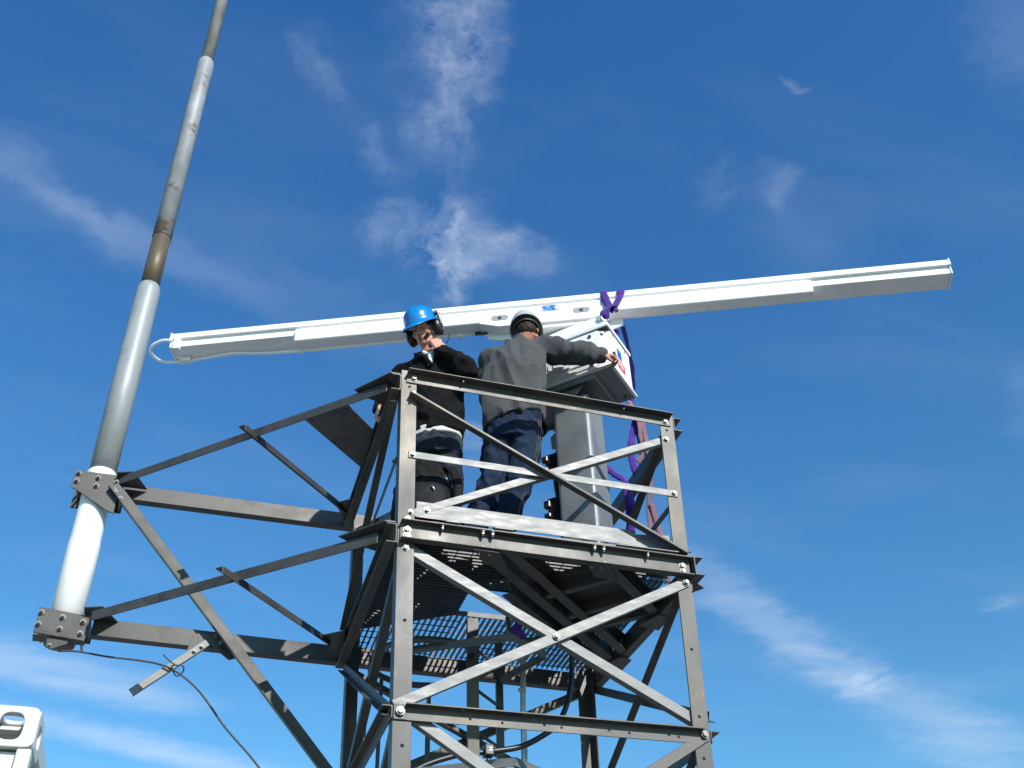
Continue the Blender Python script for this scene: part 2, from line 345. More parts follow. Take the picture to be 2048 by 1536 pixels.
# platform edge channel
r = bar('platform_beam', Cp(.130, .058, .009, -1), f_(-.93, .0, .0), f_(.942, -.018, .0), Z, NY, bev=.002)
for x, z, q in ((-.888, -.048, .018), (-.888, -.092, .018), (.885, -.068, .017), (.885, -.105, .015)): bolt(r, f_(x, z, .009), NY, q)
for x in (-.43, -.37, .285, .345, -.68, .64): bolt(r, V(x, -(W(0)+.04), -.013 - .009*(x+.93)), V(0, 0, -1), .012 if abs(x) < .5 else .009, .016, True)
for x in (-.43, -.37, .285, .345): bolt(r, V(x, -(W(0)+.035), -.122 - .009*(x+.93)), V(0, 0, 1), .008, .008)
bolt(r, f_(-.89, -.165, .001), NY, .015); bolt(r, f_(-.885, .03, .001), NY, .013); bolt(r, f_(.888, -.2, .0), NY, .012)
# lower ring and braces on the front, then repeated to the ground
LV = [-1.11, -2.25, -3.4, -4.55]
for i, z0 in enumerate(LV):
    ex = None
    if i == 0:
        ex = holes([f_(x, z0-.045, .008) for x in (-.50, -.08, .30, .66)] + [f_(x, z0-.052, .008) for x in (-.32, .02, .42, .72)], NY)
        xs = [-.55, -.2, .15, .5, .8]
    r = bar('ring_beam', Lp(.078, .060, .008, -1), f_(-.86, z0), f_(.87, z0-.004), Z, NY, bev=.002, extra=ex)
    if i == 0:
        mb = MB(); mb.box(f_(-.885, z0-.035, .006), (.07, .01, .085)); build(mb, 'joint_plate', 'galv', tower, .002)
        bolt(r, f_(-.885, z0-.035, .024), NY, .017); bolt(r, f_(.88, z0-.03, .02), NY, .016)
        for x in xs: bolt(r, V(x, -(W(z0)+.04), z0-.009), V(0, 0, -1), .005, .003)
    # other three sides
    bar('ring_beam', Lp(.07, .06, .008, -1), V(-W(z0), -.93, z0), V(-W(z0), .93, z0), Z, -X)
    bar('ring_beam', Lp(.07, .06, .008, -1), V(W(z0), -.93, z0), V(W(z0), .93, z0), Z, X)
    bar('ring_beam', Lp(.07, .06, .008, -1), V(-.93, W(z0), z0), V(.93, W(z0), z0), Z, Y)
def side(s, a, z, off=0):   # s: 'l','r','b' ; a: along the face
    w_ = W(z) + off
    return {'l': V(-w_, a, z), 'r': V(w_, a, z), 'b': V(a, w_, z)}[s]
NRM = {'l': -X, 'r': X, 'b': Y}
levels = [-.15] + LV
for i in range(4):
    za, zb = levels[i], levels[i+1]
    r1 = bar('diagonal_brace', Lp(.060, .050, .006), f_(-.90, za-.02, -.018), f_(.88, zb+.02, -.018), Z, Y, 'bright')
    r2 = bar('diagonal_brace', Lp(.060, .030, .006), f_(-.905, zb-.03, .010), f_(.915, za-.055, .010), Z, Y, 'bright' if i == 0 else 'galv')
    if i == 0:
        bolt(r2, f_(.893, za-.035, .017), NY, .014); bolt(r2, f_(.015, -.632, .017), NY, .015)
    for s in 'lrb':
        bar('diagonal_brace', Lp(.06, .055, .006), side(s, -.90, za-.04, -.016), side(s, .90, zb+.06, -.016), Z, -NRM[s], 'brown' if s == 'r' else 'galv')
        bar('diagonal_brace', Lp(.06, .045, .006), side(s, -.90, zb-(.05 if s == 'l' else -.06), .010), side(s, .90, za-.02, .010), Z, NRM[s], 'brown' if s == 'r' else 'galv')
# railing on the other sides
bar('top_rail', Cp(.125, .065, .008, -1), V(-W(1.1), -.968, 1.105), V(-W(1.1), .975, 1.16), Z, -X, bev=.002)
bar('top_rail', Cp(.110, .065, .008, -1), V(W(1.1), -.968, 1.105), V(W(1.1), .975, 1.125), Z, X, bev=.002)
bar('platform_beam', Cp(.130, .065, .009, -1), V(-W(0), -.945, -.008), V(-W(0), .950, -.002), Z, -X, bev=.002)
bar('platform_beam', Cp(.130, .065, .009, -1), V(W(0), -1.005, -.015), V(W(0), .950, -.002), Z, X, bev=.002)
r = bar('knee_rail', Fl(.05, .006), side('l', -.86, .50), side('l', .90, .50), Z, -X); bolt(r, side('l', -.84, .50, .007), -X, .013)
bar('knee_rail', Fl(.05, .006), side('r', -.86, .49), side('r', .90, .49), Z, X, 'brown')
bar('railing_brace', Lp(.07, .05, .006), side('l', -.90, .93, .008), side('l', .90, .14, .008), Z, -X)
bar('railing_brace', Lp(.05, .05, .006), side('l', -.90, .08, -.016), side('l', .90, .95, -.016), Z, X)
bar('railing_brace', Lp(.08, .06, .007), side('r', -.88, .99, -.016), side('r', .90, .14, -.016), Z, -X, 'brown')
bar('railing_brace', Lp(.05, .04, .006), side('r', -.90, .07, .008), side('r', .90, .90, .008), Z, X, 'brown')
# angle legs seen beyond the front right corner: a lug under the platform beam
mb = MB(); mb.plate([V(W(0)+.002, -1.0, -.205), V(W(0)+.07, -.95, -.205), V(W(0)+.002, -.86, -.205)], Z, .008); build(mb, 'joint_plate', 'brown', tower, .001)
# toe boards
r = bar('toe_board', Fl(.112, .005), f_(-.832, .118, -.020), f_(.60, .108, -.020), Z, Y, 'bright'); bolt(r, f_(-.765, .118, -.019), NY, .015)
bar('toe_board', Fl(.105, .005), f_(.56, .085, -.026), f_(.85, .112, -.026), Z, Y, 'bright')
bar('toe_board', Fl(.105, .005), side('r', -.80, .10, -.022), side('r', .80, .10, -.022), Z, -X, 'bright')
# grating panels
def clipx(y):
    if y < -.22: return -.925, (.925 if y < -.62 else .78)
    if y < .17: return -.925, -.30
    return -.925, -.30-(y-.17)/.62
mb = MB(); zc_ = .017
y = -.93
while y < .56:
    x0, x1 = clipx(y)
    if x1 - x0 > .05: mb.box(((x0+x1)/2, y, zc_), (x1-x0, .005, .032))
    y += .040
x = -.90
while x < .80:
    y1 = -.225 if x > -.30 else min(.55, .17-(x+.30)*.62)
    mb.box((x, (-.93+y1)/2, .027), (.005, y1+.93, .006)); x += .10
# frame bars of the front panel
mb.box((0, -.936, zc_), (1.86, .006, .034)); mb.box((0, -.222, zc_), (1.56, .006, .034))
mb.prism([(-.017, -.003), (.017, -.003), (.017, .003), (-.017, .003)], V(-.925, .56, zc_), V(-.30, .17, zc_), Z)
gr = build(mb, 'grating_panel', 'deck', tower)
mb = MB(); x = -.925
while x < .93:
    y0 = .18 if x > -.30 else .17-(x+.30)*.62 + .01
    if x > .26: y0 = -.21
    if x > .78: y0 = -.60
    mb.box((x, (y0+.93)/2, zc_), (.005, .93-y0, .032)); x += .040
for k in range(16):
    yy = -.55 + k*.098
    x0 = .79 if yy < -.21 else (.26 if yy < .18 else max(-.925, -.30-(yy-.17)/.62))
    mb.box(((x0+.93)/2, yy, .027), (.93-x0, .005, .006))
mb.box((.255, -.02, zc_), (.006, .40, .034)); mb.box((-.02, .182, zc_), (.55, .006, .034))
build(mb, 'grating_panel', 'deck', tower)
# nosing plates lying on the front grating
for c_, z_ in (((-.62, -.975, .012), (.09, .07, .012)), ((.64, -.975, .002), (.42, .06, .008)), ((-.30, -.985, .010), (.12, .04, .008))):
    mb = MB(); mb.box(c_, z_); build(mb, 'edge_plate', 'bright', tower, .002)
mb = MB()
for k in range(34):
    xx = -.72 + k*.038
    mb.box((xx, -.958, .012 - .009*(xx+.93)), (.033, .012, .024))
build(mb, 'grating_edge', 'bright', tower)
# diagonal beams that carry the pedestal, and cross pieces
D1, D2 = V(.7071, .7071, 0), V(.7071, -.7071, 0)
def dbeam(c, x0, x1, fl, name='support_beam', zt=-.006, h=.124):
    mb = MB(); mb.prism(Cp(h, .07, .009, -1), V(x0, x0+c, zt), V(x1, x1+c, zt), Z, D2*fl); return build(mb, name, 'deck', tower, .002)
dbeam(-.56, -.365, .93, -1); dbeam(-.66, -.27, .93, 1); dbeam(-1.27, .33, .93, 1); dbeam(-.36, -.10, .93, -1)
for a, b in ((.30, -.62), (.72, -.20), (.53, -.36)):
    mb = MB(); q = V(a, b, -.02); mb.prism(Cp(.10, .05, .008, -1), q - D2*.24, q + D2*.24, Z, D1); build(mb, 'cross_beam', 'deck', tower, .002)
for x in (-.40, .315):
    mb = MB(); mb.plate([V(x-.09, -.985, -.143), V(x+.07, -.985, -.145), V(x+.17, -.82, -.145), V(x+.02, -.82, -.143)], Z, .009); o = build(mb, 'joint_plate', 'galv', tower, .002)
    for q in (-.05, .015): bolt(o, V(x+q, -.955, -.149), V(0, 0, -1), .010, .008)
mb = MB(); mb.plate([V(.46, -.47, -.03) + D1*a + D2*b for a, b in ((-.30, -.27), (.55, -.27), (.55, .27), (-.30, .27))], Z, .012); build(mb, 'base_deck', 'deck', tower)
for (px_, py_) in ((1.0, .40), (1.0, -.30)):
    mb = MB(); mb.plate([V(.93, py_-.12, -.145), V(1.03, py_-.10, -.145), V(1.03, py_+.10, -.145), V(.86, py_+.06, -.145)], Z, .01); build(mb, 'joint_plate', 'deck', tower, .001)

# ---- arms out to the mast
MX, MY = -2.885, .955
def yb(z): return W(z)
def arm(z0, z1, x0, x1):
    mb = MB(); mb.prism(Cp(.125, .075, .009, -1), V(x0, yb(z0), z0), V(x1, yb(z1), z1), Z, Y); return build(mb, 'mast_arm', 'brown', tower, .002)
a_up = arm(1.190, 1.165, -2.70, .95); a_lo = arm(.075, .00, -2.70, .95)
def strut(name, p0, p1, v, prof=None, m='brown', u=Z):
    mb = MB(); mb.prism(prof or Lp(.072, .06, .007, -1), p0, p1, u, v); return build(mb, name, m, tower, .0018)
strut('arm_strut', V(-1.045, -.885, 1.085), V(-2.735, .800, 1.150), V(1, 1, 0))
strut('arm_strut', V(-1.045, -.850, -.030), V(-2.70, .720, .020), V(1, 1, 0))
strut('arm_strut', V(-1.90, -.215, 1.065), V(-1.04, .780, 1.115), V(-1, .6, 0), Lp(.05, .06, .007, -1), u=Z)
strut('arm_strut', V(-1.90, -.265, -.055), V(-1.09, .690, -.03), V(-1, .6, 0), Lp(.05, .06, .007, -1), u=Z)
def gus(pts, n=Z, t=.009, m='brown', nm='gusset_plate'):
    mb = MB(); mb.plate(pts, n, t); return build(mb, nm, m, tower, .0015)
gus([V(-.975, -.965, 1.112), V(-1.04, -.965, 1.112), V(-1.24, -.72, 1.112), V(-1.16, -.66, 1.112), V(-.975, -.60, 1.112)])
gus([V(-.955, -.94, .003), V(-1.02, -.94, .003), V(-1.26, -.69, .003), V(-1.17, -.63, .003), V(-.955, -.55, .003)])
for z in (1.155, .060): gus([V(-2.76, .76, z), V(-2.64, .72, z), V(-2.54, .95, z), V(-2.76, .95, z)])
gus([V(-1.02, .95, 1.09), V(-1.14, .70, 1.09), V(-1.00, .58, 1.09), V(-.97, .95, 1.09)]); gus([V(-1.00, .93, -.045), V(-1.17, .62, -.045), V(-1.02, .50, -.045), V(-.95, .93, -.045)])
pl = gus([V(-1.52, -.375, 1.062), V(-1.27, -.620, 1.062), V(-1.035, -.36, 1.062), V(-1.03, .13, 1.062)], m='deck', nm='cover_plate')
for p in (V(-1.47, -.375, 1.056), V(-1.27, -.56, 1.056), V(-1.28, -.15, 1.056), V(-1.07, -.34, 1.056)): bolt(pl, p, V(0, 0, -1), .007, .004)
# big diagonal and the loose arm with its gusset
bd = strut('arm_brace', V(-2.80, .806, 1.04), V(-.94, .905, -1.03), V(0, -1, 0), Lp(.085, .045, .008), u=V(.75, 0, .66))
for p in (V(-2.745, .802, 1.015), V(-2.70, .804, .965)): bolt(bd, p, NY, .013)
gp = gus([V(-2.02, .932, .02), V(-1.86, .932, .055), V(-1.68, .932, -.12), V(-1.76, .932, -.15), V(-1.90, .932, -.05), V(-1.965, .932, -.11), V(-2.06, .932, -.14)], Y, .008)
for p in (V(-1.865, .885, .005), V(-1.83, .885, -.045)): bolt(bd, p, NY, .013)
sb = strut('loose_arm', V(-1.90, .920, -.052), V(-2.345, .905, -.465), V(0, 1, 0), Lp(.052, .03, .006, 1), 'bright', u=V(-.66, 0, .75))
for p in (V(-1.955, .912, -.075), V(-2.0, .912, -.115)): bolt(sb, p, NY, .010)
# clamps
def clamp(z0, z1, polyf):
    o = gus(polyf, Y, .012, nm='mast_clamp'); zk = z0; z0 = z0 + (.09 if z0 < 0 else 0)
    mb = MB(); mb.box((MX-.0, MY+.135, (z0+z1)/2), (.36, .012, z1-z0)); mb.box((MX+.165, MY+.0, (z0+z1)/2), (.012, .25, (z1-z0)*.9)); build(mb, 'clamp_back', 'brown', tower, .002)
    z0 = zk
    for dx in (-.140, 0, .135):
        for k in (.30, .72):
            zz = z0 + (z1-z0)*k - dx*.15
            bolt(o, V(MX+dx, .812, zz), NY, .014, .016, True)
            if dx: 
                mb = MB(); mb.cyl(V(MX+dx, .815, zz), V(MX+dx, MY+.15, zz), .010, 8); build(mb, 'clamp_rod', 'bolt', tower)
    return o
yc = .822
clamp(1.0, 1.165, [V(-3.055, yc, 1.165), V(-2.725, yc, 1.165), V(-2.725, yc, .84), V(-2.78, yc, .86), V(-3.03, yc, 1.01), V(-3.055, yc, 1.01)])
cl = clamp(-.145, .055, [V(-3.045, yc, .06), V(-2.715, yc, .025), V(-2.715, yc, -.155), V(-3.045, yc, -.125)])
mb = MB(); mb.prism([(0, 0), (.33, 0), (.33, .01), (0, .01)], V(-3.045, yc, -.140), V(-3.045, yc+.05, -.165), X, Z); build(mb, 'clamp_lip', 'brown', tower, .002)

# ------------------------------------------------------------------ mast
mast = empty('radio_mast', (MX, MY, -.2)); tag(mast, 'tall tapering pipe mast, white at its foot and grey above, clamped to two arms', 'mast')
def pipe(name, pts, m, seg=40):
    mb = MB(); mb.ring_tube([V(MX, MY, z) for z, _ in pts], 0, seg, True, True, [r for _, r in pts]); return build(mb, name, m, mast)
pipe('foot_sleeve', [(-.11, .110), (.62, .112), (.68, .107), (1.20, .105), (1.235, .109), (1.25, .100)], 'mastwhite')
pipe('lower_pipe', [(1.251, .101), (2.2, .102), (3.12, .099), (3.17, .095), (3.20, .084)], 'mastgalv')
pipe('bare_band', [(3.201, .080), (3.80, .079)], 'mastbrown')
pipe('upper_pipe', [(3.801, .085), (6.20, .081), (6.40, .085), (6.47, .078), (6.50, .068)], 'mastpaint')
pipe('top_pipe', [(6.501, .066), (9.5, .062), (13, .056)], 'masttop', 24)
mb = MB(); mb.ring_tube([V(MX, MY, -.150), V(MX, MY, -.145), V(MX, MY, -.111)], 0, 24, True, True, [.05, .10, .108]); mb.plate([V(MX-.08, .845, -.10), V(MX+.10, .845, -.10), V(MX+.06, .845, -.18), V(MX-.03, .845, -.225), V(MX-.065, .845, -.205)], Y, .014)
fc = build(mb, 'foot_cap', 'brown', mast, .003); bolt(fc, V(MX-.04, .838, -.195), NY, .008)

# ------------------------------------------------------------------ radar pedestal
PX, PY = .46, -.47
PN1, PN2 = -D1, D2          # outward normals of the two faces seen (left-front, right-front)
ped = empty('radar_pedestal', (PX, PY, 0)); tag(ped, 'grey square steel pedestal column carrying the radar gearbox on the platform', 'pedestal')
mb = MB(); h = .142
sq = [(-h, -h), (h, -h), (h, h), (-h, h)]
def rsq(h_, r_, n=4):
    p = []
    for cx_, cy_, a0 in ((h_-r_, h_-r_, 0), (-h_+r_, h_-r_, 90), (-h_+r_, -h_+r_, 180), (h_-r_, -h_+r_, 270)):
        for k in range(n+1): a = rad(a0 + 90*k/n); p.append((cx_+r_*math.cos(a), cy_+r_*math.sin(a)))
    return p
mb.prism(rsq(h, .03), V(PX, PY, .01), V(PX, PY, 1.44), D1)
M['pedestal'] = mat('pedestal_steel', (.20, .205, .21), .42, .3, var=(.245, .25, .255), vscale=3.5, vstretch=(1, 1, .5), bump=.15, bscale=40, var2=(.17, .173, .177), v2scale=2.5, rvar=.08)
build(mb, 'column', 'pedestal', ped, 0)
mb = MB(); mb.box((PX, PY, .0), (.50, .50, .02), (D1, D2, Z)); build(mb, 'base_plate', 'deck', ped, .003)
BK = V(.600, -.853, 0)      # nearest corner of the gearbox in plan
BL, BW = .76, .43
UL = V(-.7071, .7071, 0); UR = V(.7071, .7071, 0)
bc = BK + UL*BL/2 + UR*BW/2
# open bottomed bracket the box is bolted to
mb = MB(); tz = 1.572
kin = BK + UR*.0 + UL*.0
a0 = BK + UL*.145 + UR*.0; Lb, Wb = .70, .42
for p, q in ((a0, a0+UL*Lb), (a0, a0+UR*Wb), (a0+UR*Wb, a0+UR*Wb+UL*Lb), (a0+UL*Lb, a0+UL*Lb+UR*Wb)):
    mb.plate([p + Z*1.53, q + Z*1.53, q + Z*tz, p + Z*tz], (q-p).cross(Z), .010)
mb.box(a0 + UL*Lb/2 + UR*Wb/2 + Z*(tz-.006), (Lb-.02, Wb-.02, .008), (UL, UR, Z))
mb.plate([BK + UR*.0 + Z*1.578, BK + UR*BW + Z*1.578, BK + UR*BW + UL*BL + Z*1.578, BK + UL*BL + Z*1.578], Z, .010)
# side wings
c0 = V(PX, PY, 1.44)
mb.plate([c0 + UR*.14 + UL*-.02, c0 + UR*.55 + UL*.02 + Z*.0, c0 + UR*.50 + UL*.20, c0 + UR*.14 + UL*.28], Z, .010)
mb.plate([c0 + UL*.14 + UR*.10, c0 + UL*.34 + UR*.22, c0 + UL*.40 + UR*.36, c0 + UL*.30 + UR*.46, c0 + UL*.06 + UR*.40], Z + V(.05, 0, 0), .010)
for s_ in (-1, 1): mb.plate([c0 + UR*.13*s_ + Z*-.02, c0 + UR*.13*s_ + UL*.20 + Z*.155, c0 + UR*.13*s_ - UL*.16 + Z*.155], UR, .010)
br = build(mb, 'top_bracket', 'pedestal', ped, .002)
bolt(br, a0 + UL*.10 + UR*.05 + Z*1.561, -Z, .014, .012, True); bolt(br, a0 + UL*.16 + UR*.05 + Z*1.561, -Z, .014, .012, True)
bolt(br, BK + UR*.38 + UL*.05 + Z*1.572, -Z, .015, .014, True); bolt(br, c0 + UR*.50 + UL*.08 - Z*.006, -Z, .015, .014, True)
for (z_, s_) in ((1.02, .09), (.93, .06), (.64, .11), (.55, .07)):
    mb = MB(); p = V(PX, PY, z_) + UL*.20 + UR*-.04; mb.box(p, (.11, .09, s_), (UL, UR, Z)); mb.box(p + UL*.05 - UR*.05, (.05, .04, s_*.5), (UL, UR, Z)); build(mb, 'cable_bracket', 'muff', ped, .006)

# ------------------------------------------------------------------ gearbox
gb = empty('radar_gearbox', (bc.x, bc.y, 1.59)); tag(gb, 'white metal radar gearbox housing with pyramid lid, blue and red stickers', 'gearbox')
def gpt(l, r_, z_): return BK + UL*l + UR*r_ + Z*z_
mb = MB(); ch = .085; z0, z1 = 1.590, 1.985
def boxpoly(ins): return [gpt(ins+ch, ins, 0), gpt(BL-ins, ins, 0), gpt(BL-ins, BW-ins, 0), gpt(ins, BW-ins, 0), gpt(ins, ins+ch*.6, 0)]
pl_ = boxpoly(.006); pt = boxpoly(.008)
n = len(pl_); mb.faces([p + Z*z0 for p in pl_] + [p + Z*z1 for p in pt], [tuple(range(n)), tuple(range(2*n-1, n-1, -1))] + [(i, (i+1) % n, n+(i+1) % n, n+i) for i in range(n)])
hb = build(mb, 'housing', 'white2', gb, .010, 3)
mb = MB(); zl = 1.985   # lid: rim and hipped top
rim = [gpt(-.004, -.004, 0), gpt(BL+.01, -.004, 0), gpt(BL+.01, BW+.01, 0), gpt(-.004, BW+.01, 0)]
cen = sum(rim, V(0, 0, 0))/4
v0 = [p + (cen-p)*0 + Z*zl for p in rim]; v1 = [p + Z*(zl+.032) for p in rim]; v2 = [p + (cen-p).normalized()*.02 + Z*(zl+.045) for p in rim]; v3 = [p + (cen-p)*.34 + Z*(zl+.185) for p in rim]
vs = v0+v1+v2+v3; fs = [(0, 1, 2, 3)[::-1], (12, 13, 14, 15)]
for L_ in range(3):
    for k in range(4): fs.append((L_*4+k, L_*4+(k+1) % 4, L_*4+4+(k+1) % 4, L_*4+4+k))
mb.faces(vs, fs); lid = build(mb, 'lid', 'white2', gb, .008, 3)
mb = MB(); mb.box(cen + Z*(zl-.004) , (BL-.008, BW-.008, .010), (UL, UR, Z)); build(mb, 'gasket', 'muffpad', gb)
# raised cover on the long side, round boss
ap = lambda l, z_: gpt(l, .006 + (z_-1.59)*.005, z_)
mb = MB(); mb.plate([ap(.13, 1.64), ap(.70, 1.64), ap(.70, 1.945), ap(.13, 1.945)], -UR, .02); mb.plate([ap(.17, 1.68) - UR*.012, ap(.66, 1.68) - UR*.012, ap(.66, 1.91) - UR*.012, ap(.17, 1.91) - UR*.012], -UR, .016)
cv = build(mb, 'side_cover', 'white2', gb, .007, 2)
mb = MB(); mb.cyl(ap(.40, 1.755) + UR*.0, ap(.40, 1.755) - UR*.030, .105, 32); mb.cyl(ap(.40, 1.755), ap(.40, 1.755) - UR*.038, .06, 24); build(mb, 'round_boss', 'white2', gb, .004, 2)
for l in (.15, .68):
    for z_ in (1.66, 1.93): bolt(cv, ap(l, z_) - UR*.011, -UR, .011, .008)
q = gpt(.045, .045, 1.955); bolt(hb, gpt(.06, .028, 1.945), (PN1+PN2).normalized(), .013, .010)
for r_ in (.10, .33): bolt(hb, gpt(.018, r_, 1.955), PN2, .010, .008)
# mounting lip
mb = MB(); mb.box(gpt(BL/2, BW/2, 1.595), (BL+.03, BW+.03, .018), (UL, UR, Z)); build(mb, 'mounting_lip', 'white2', gb, .003)
def sticker(nm, r0, r1, za, zb_, m, ins=.0):
    mb = MB(); P = lambda r_, z_: gpt(.0055 + (z_-1.59)*.005 - .0015 - ins, r_, z_)
    mb.plate([P(r0, za), P(r1, za), P(r1, zb_), P(r0, zb_)], PN2, .002); return build(mb, nm, m, gb)
sticker('blue_sticker', .165, .245, 1.800, 1.885, 'labelblue'); sticker('red_sticker', .150, .285, 1.695, 1.775, 'labelred')
s1 = sticker('warning_triangle', .165, .195, 1.715, 1.755, 'labelwhite', .002); sticker('sticker_print', .215, .225, 1.71, 1.76, 'labelwhite', .002); sticker('sticker_print', .238, .248, 1.71, 1.76, 'labelwhite', .002); sticker('sticker_print', .18, .23, 1.855, 1.862, 'labelpale', .002)
# lifting eyes at the lid corners
for l, r_ in ((.03, .03), (.03, BW-.03)):
    mb = MB(); c_ = gpt(l+.02, r_+(.02 if r_ < .2 else -.02), 2.075); pts = [c_ + (UR*math.cos(a) + Z*math.sin(a))*.028 for a in [2*math.pi*k/12 for k in range(13)]]
    mb.ring_tube(pts, .008, 6); mb.cyl(gpt(l+.02, r_, 2.01), gpt(l+.02, r_, 2.05), .016, 10); build(mb, 'lifting_eye', 'silver', gb)

# ------------------------------------------------------------------ antenna
AO = V(.2865, -.5085, 2.5); AT = V(.92202, -.38713, 0); AN = V(-.38713, -.92202, 0)
def A(t, n_, z_): return AO + AT*t + AN*n_ + Z*z_
ant = empty('radar_antenna', (bc.x, bc.y, 2.13)); tag(ant, 'long white slotted bar radar antenna balanced on top of the gearbox', 'radar antenna')
mb = MB(); TL = 3.117
def aprism(mb, poly, t0, t1): mb.prism(poly, A(t0, 0, 0), A(t1, 0, 0), AN, Z)
aprism(mb, [(0, 0), (0, -.052), (-.026, -.054), (-.026, -.122), (-.185, -.140), (-.190, -.118), (-.175, -.005)], -TL, TL)
rb = build(mb, 'radome', 'white', ant, .004, 2)
mb = MB(); k = -3.05
while k < 3.08: mb.ell(A(k, -.0255, -.064), (.005, .005, .005), None, 6, 4); k += .165
build(mb, 'rivet_row', 'white2', ant)
mb = MB()
for s_ in (-1, 1): mb.plate([A(s_*(TL+.006), a, b) for a, b in ((.006, .010), (.004, -.056), (-.018, -.060), (-.018, -.128), (-.19, -.146), (-.196, .010))], AT, .012)
build(mb, 'end_cap', 'white', ant, .002)
mb = MB(); aprism(mb, [(.004, -.078), (.004, -.196), (-.004, -.204), (-.095, -.206), (-.110, -.150), (-.06, -.08)], -2.075, 2.045); build(mb, 'feed_housing', 'white', ant, .005, 2)
mb = MB(); bpts = [(-.575, -.150), (-.575, -.215), (-.42, -.262), (.33, -.262), (.54, -.200), (.54, -.150)]
mb.plate([A(t, -.056, z_) for t, z_ in bpts], AN, .135); build(mb, 'centre_bracket', 'white', ant, .006, 2)
mb = MB(); mb.plate([A(t, -.105, z_) for t, z_ in ((-.56, -.20), (-.50, -.30), (-.42, -.315), (.45, -.315), (.56, -.27), (.56, -.20))], AN, .02); build(mb, 'rear_bracket', 'white', ant, .004, 2)
hub = V(bc.x, bc.y, 0)
mb = MB(); mb.ring_tube([hub + Z*z_ for z_ in (2.19, 2.20, 2.205, 2.24)], 0, 36, True, True, [.13, .13, .11, .11]); mb.box(hub + Z*2.20, (.46, .30, .03), (AT, AN, Z)); build(mb, 'turning_hub', 'white2', ant, .004)
for t, z_ in ((-.408, -.175), (.240, -.172)):
    mb = MB(); c_ = A(t, .013, z_); pts = []
    for k in range(20):
        a = 2*math.pi*k/20; pts.append(c_ + AT*(.040*(1 if math.cos(a) > 0 else -1) + .028*math.cos(a)) + Z*(.026*math.sin(a)))
    mb.plate(pts, AN, .002); o = build(mb, 'slot_recess', 'recess', ant); bolt(o, c_ + AN*.001, AN, .011, .006)
mb = MB(); mb.plate([A(-.013+a, .0065, -.115+b) for a, b in ((-.050, -.030), (.050, -.030), (.050, .030), (-.050, .030))], AN, .003); lb = build(mb, 'blue_label', 'labelpale', ant)
mb = MB()
for (a, b, c_, d_) in ((-.044, .010, .030, .010), (-.030, -.006, .026, .010), (-.004, -.004, .03, .008), (.022, .008, .022, .012), (.032, -.012, .02, .020), (.0, -.022, .09, .004), (.012, .018, .06, .004)):
    mb.box(A(-.013+a+c_/2-.01, .0088, -.115+b), (c_, .002, d_), (AT, AN, Z))
build(mb, 'label_print', 'labelblue', lb)
# coax along the lower edge and the loop at the left end
cx = catmull([A(-3.12, -.02, -.055), A(-3.20, -.02, -.045), A(-3.29, -.05, -.06), A(-3.325, -.10, -.085), A(-3.27, -.16, -.13), A(-3.15, -.175, -.155), A(-2.9, -.165, -.155), A(-2.65, -.13, -.160), A(-2.35, -.16, -.165), A(-2.05, -.125, -.205), A(-1.5, -.118, -.212), A(-.62, -.112, -.212)], 10)
mb = MB(); mb.ring_tube(cx, .013, 10); cbx = build(mb, 'waveguide_coax', 'white', ant)
for k in range(5):
    mb = MB()
    if k == 0: mb.cyl(A(-3.14, -.02, -.055), A(-3.11, -.02, -.055), .024, 12)
    elif k == 1: mb.box(A(-3.06, -.005, -.115), (.055, .035, .105), (AT, AN, Z))
    elif k == 2: mb.box(A(-3.03, -.155, -.165), (.085, .05, .04), (AT, AN, Z))
    elif k == 3: mb.cyl(A(-2.045, -.125, -.20), A(-2.045, -.125, -.23), .02, 8)
    else: mb.cyl(A(-.74, -.114, -.235), A(-.74, -.114, -.18), .022, 8)
    build(mb, 'cable_clip' if k > 2 else 'end_block', 'white2', ant, .003)
mb = MB(); mb.cyl(A(-.62, -.112, -.212), A(-.50, -.112, -.212), .017, 10); mb.cyl(A(-.62, -.09, -.235), A(-.52, -.09, -.235), .010, 8); build(mb, 'connector', 'muff', ant)

# ------------------------------------------------------------------ webbing slings
def ribbon(mb, pts, wdt, hint, t=.006, tw=0, sub=8, wv=.12, seed=0):
    P = catmull(pts, sub); n_ = len(P); rows = []; hint = Vector(hint)
    for i, p in enumerate(P):
        d = (P[min(i+1, n_-1)] - P[max(i-1, 0)]).normalized(); sd_ = (hint - d*hint.dot(d)).normalized(); nn = d.cross(sd_)
        a = tw*i/n_ + .3*noise.noise(Vector((i*.11, seed, 0))); s2 = sd_*math.cos(a) + nn*math.sin(a); n2 = d.cross(s2)
        ww = wdt*(1 + wv*noise.noise(Vector((i*.23, seed+5, 0)))); cr = ww*.14
        rows.append([p + s2*ww*k + n2*(q + cr*(1-abs(k)*2)*.8) for k, q in ((-.5, -t/2), (-.2, -t/2), (.2, -t/2), (.5, -t/2), (.5, t/2), (.2, t/2), (-.2, t/2), (-.5, t/2))])
    vs = [v for r_ in rows for v in r_]; fs = []
    for i in range(n_-1):
        for k in range(8): fs.append((i*8+k, i*8+(k+1) % 8, (i+1)*8+(k+1) % 8, (i+1)*8+k))
    fs += [tuple(range(8)), tuple((n_-1)*8+k for k in range(7, -1, -1))]
    mb.faces(vs, fs, True)
eye = gpt(.03, .03, 2.07)
mb = MB()
ribbon(mb, [A(.44, -.20, -.10), A(.43, -.17, .012), A(.43, -.01, .014), A(.435, .024, -.09), A(.455, .05, -.20), eye + V(-.01, -.025, .06), eye + V(0, -.01, .0)], .058, AT, .008, .3, 8, .25, 1)
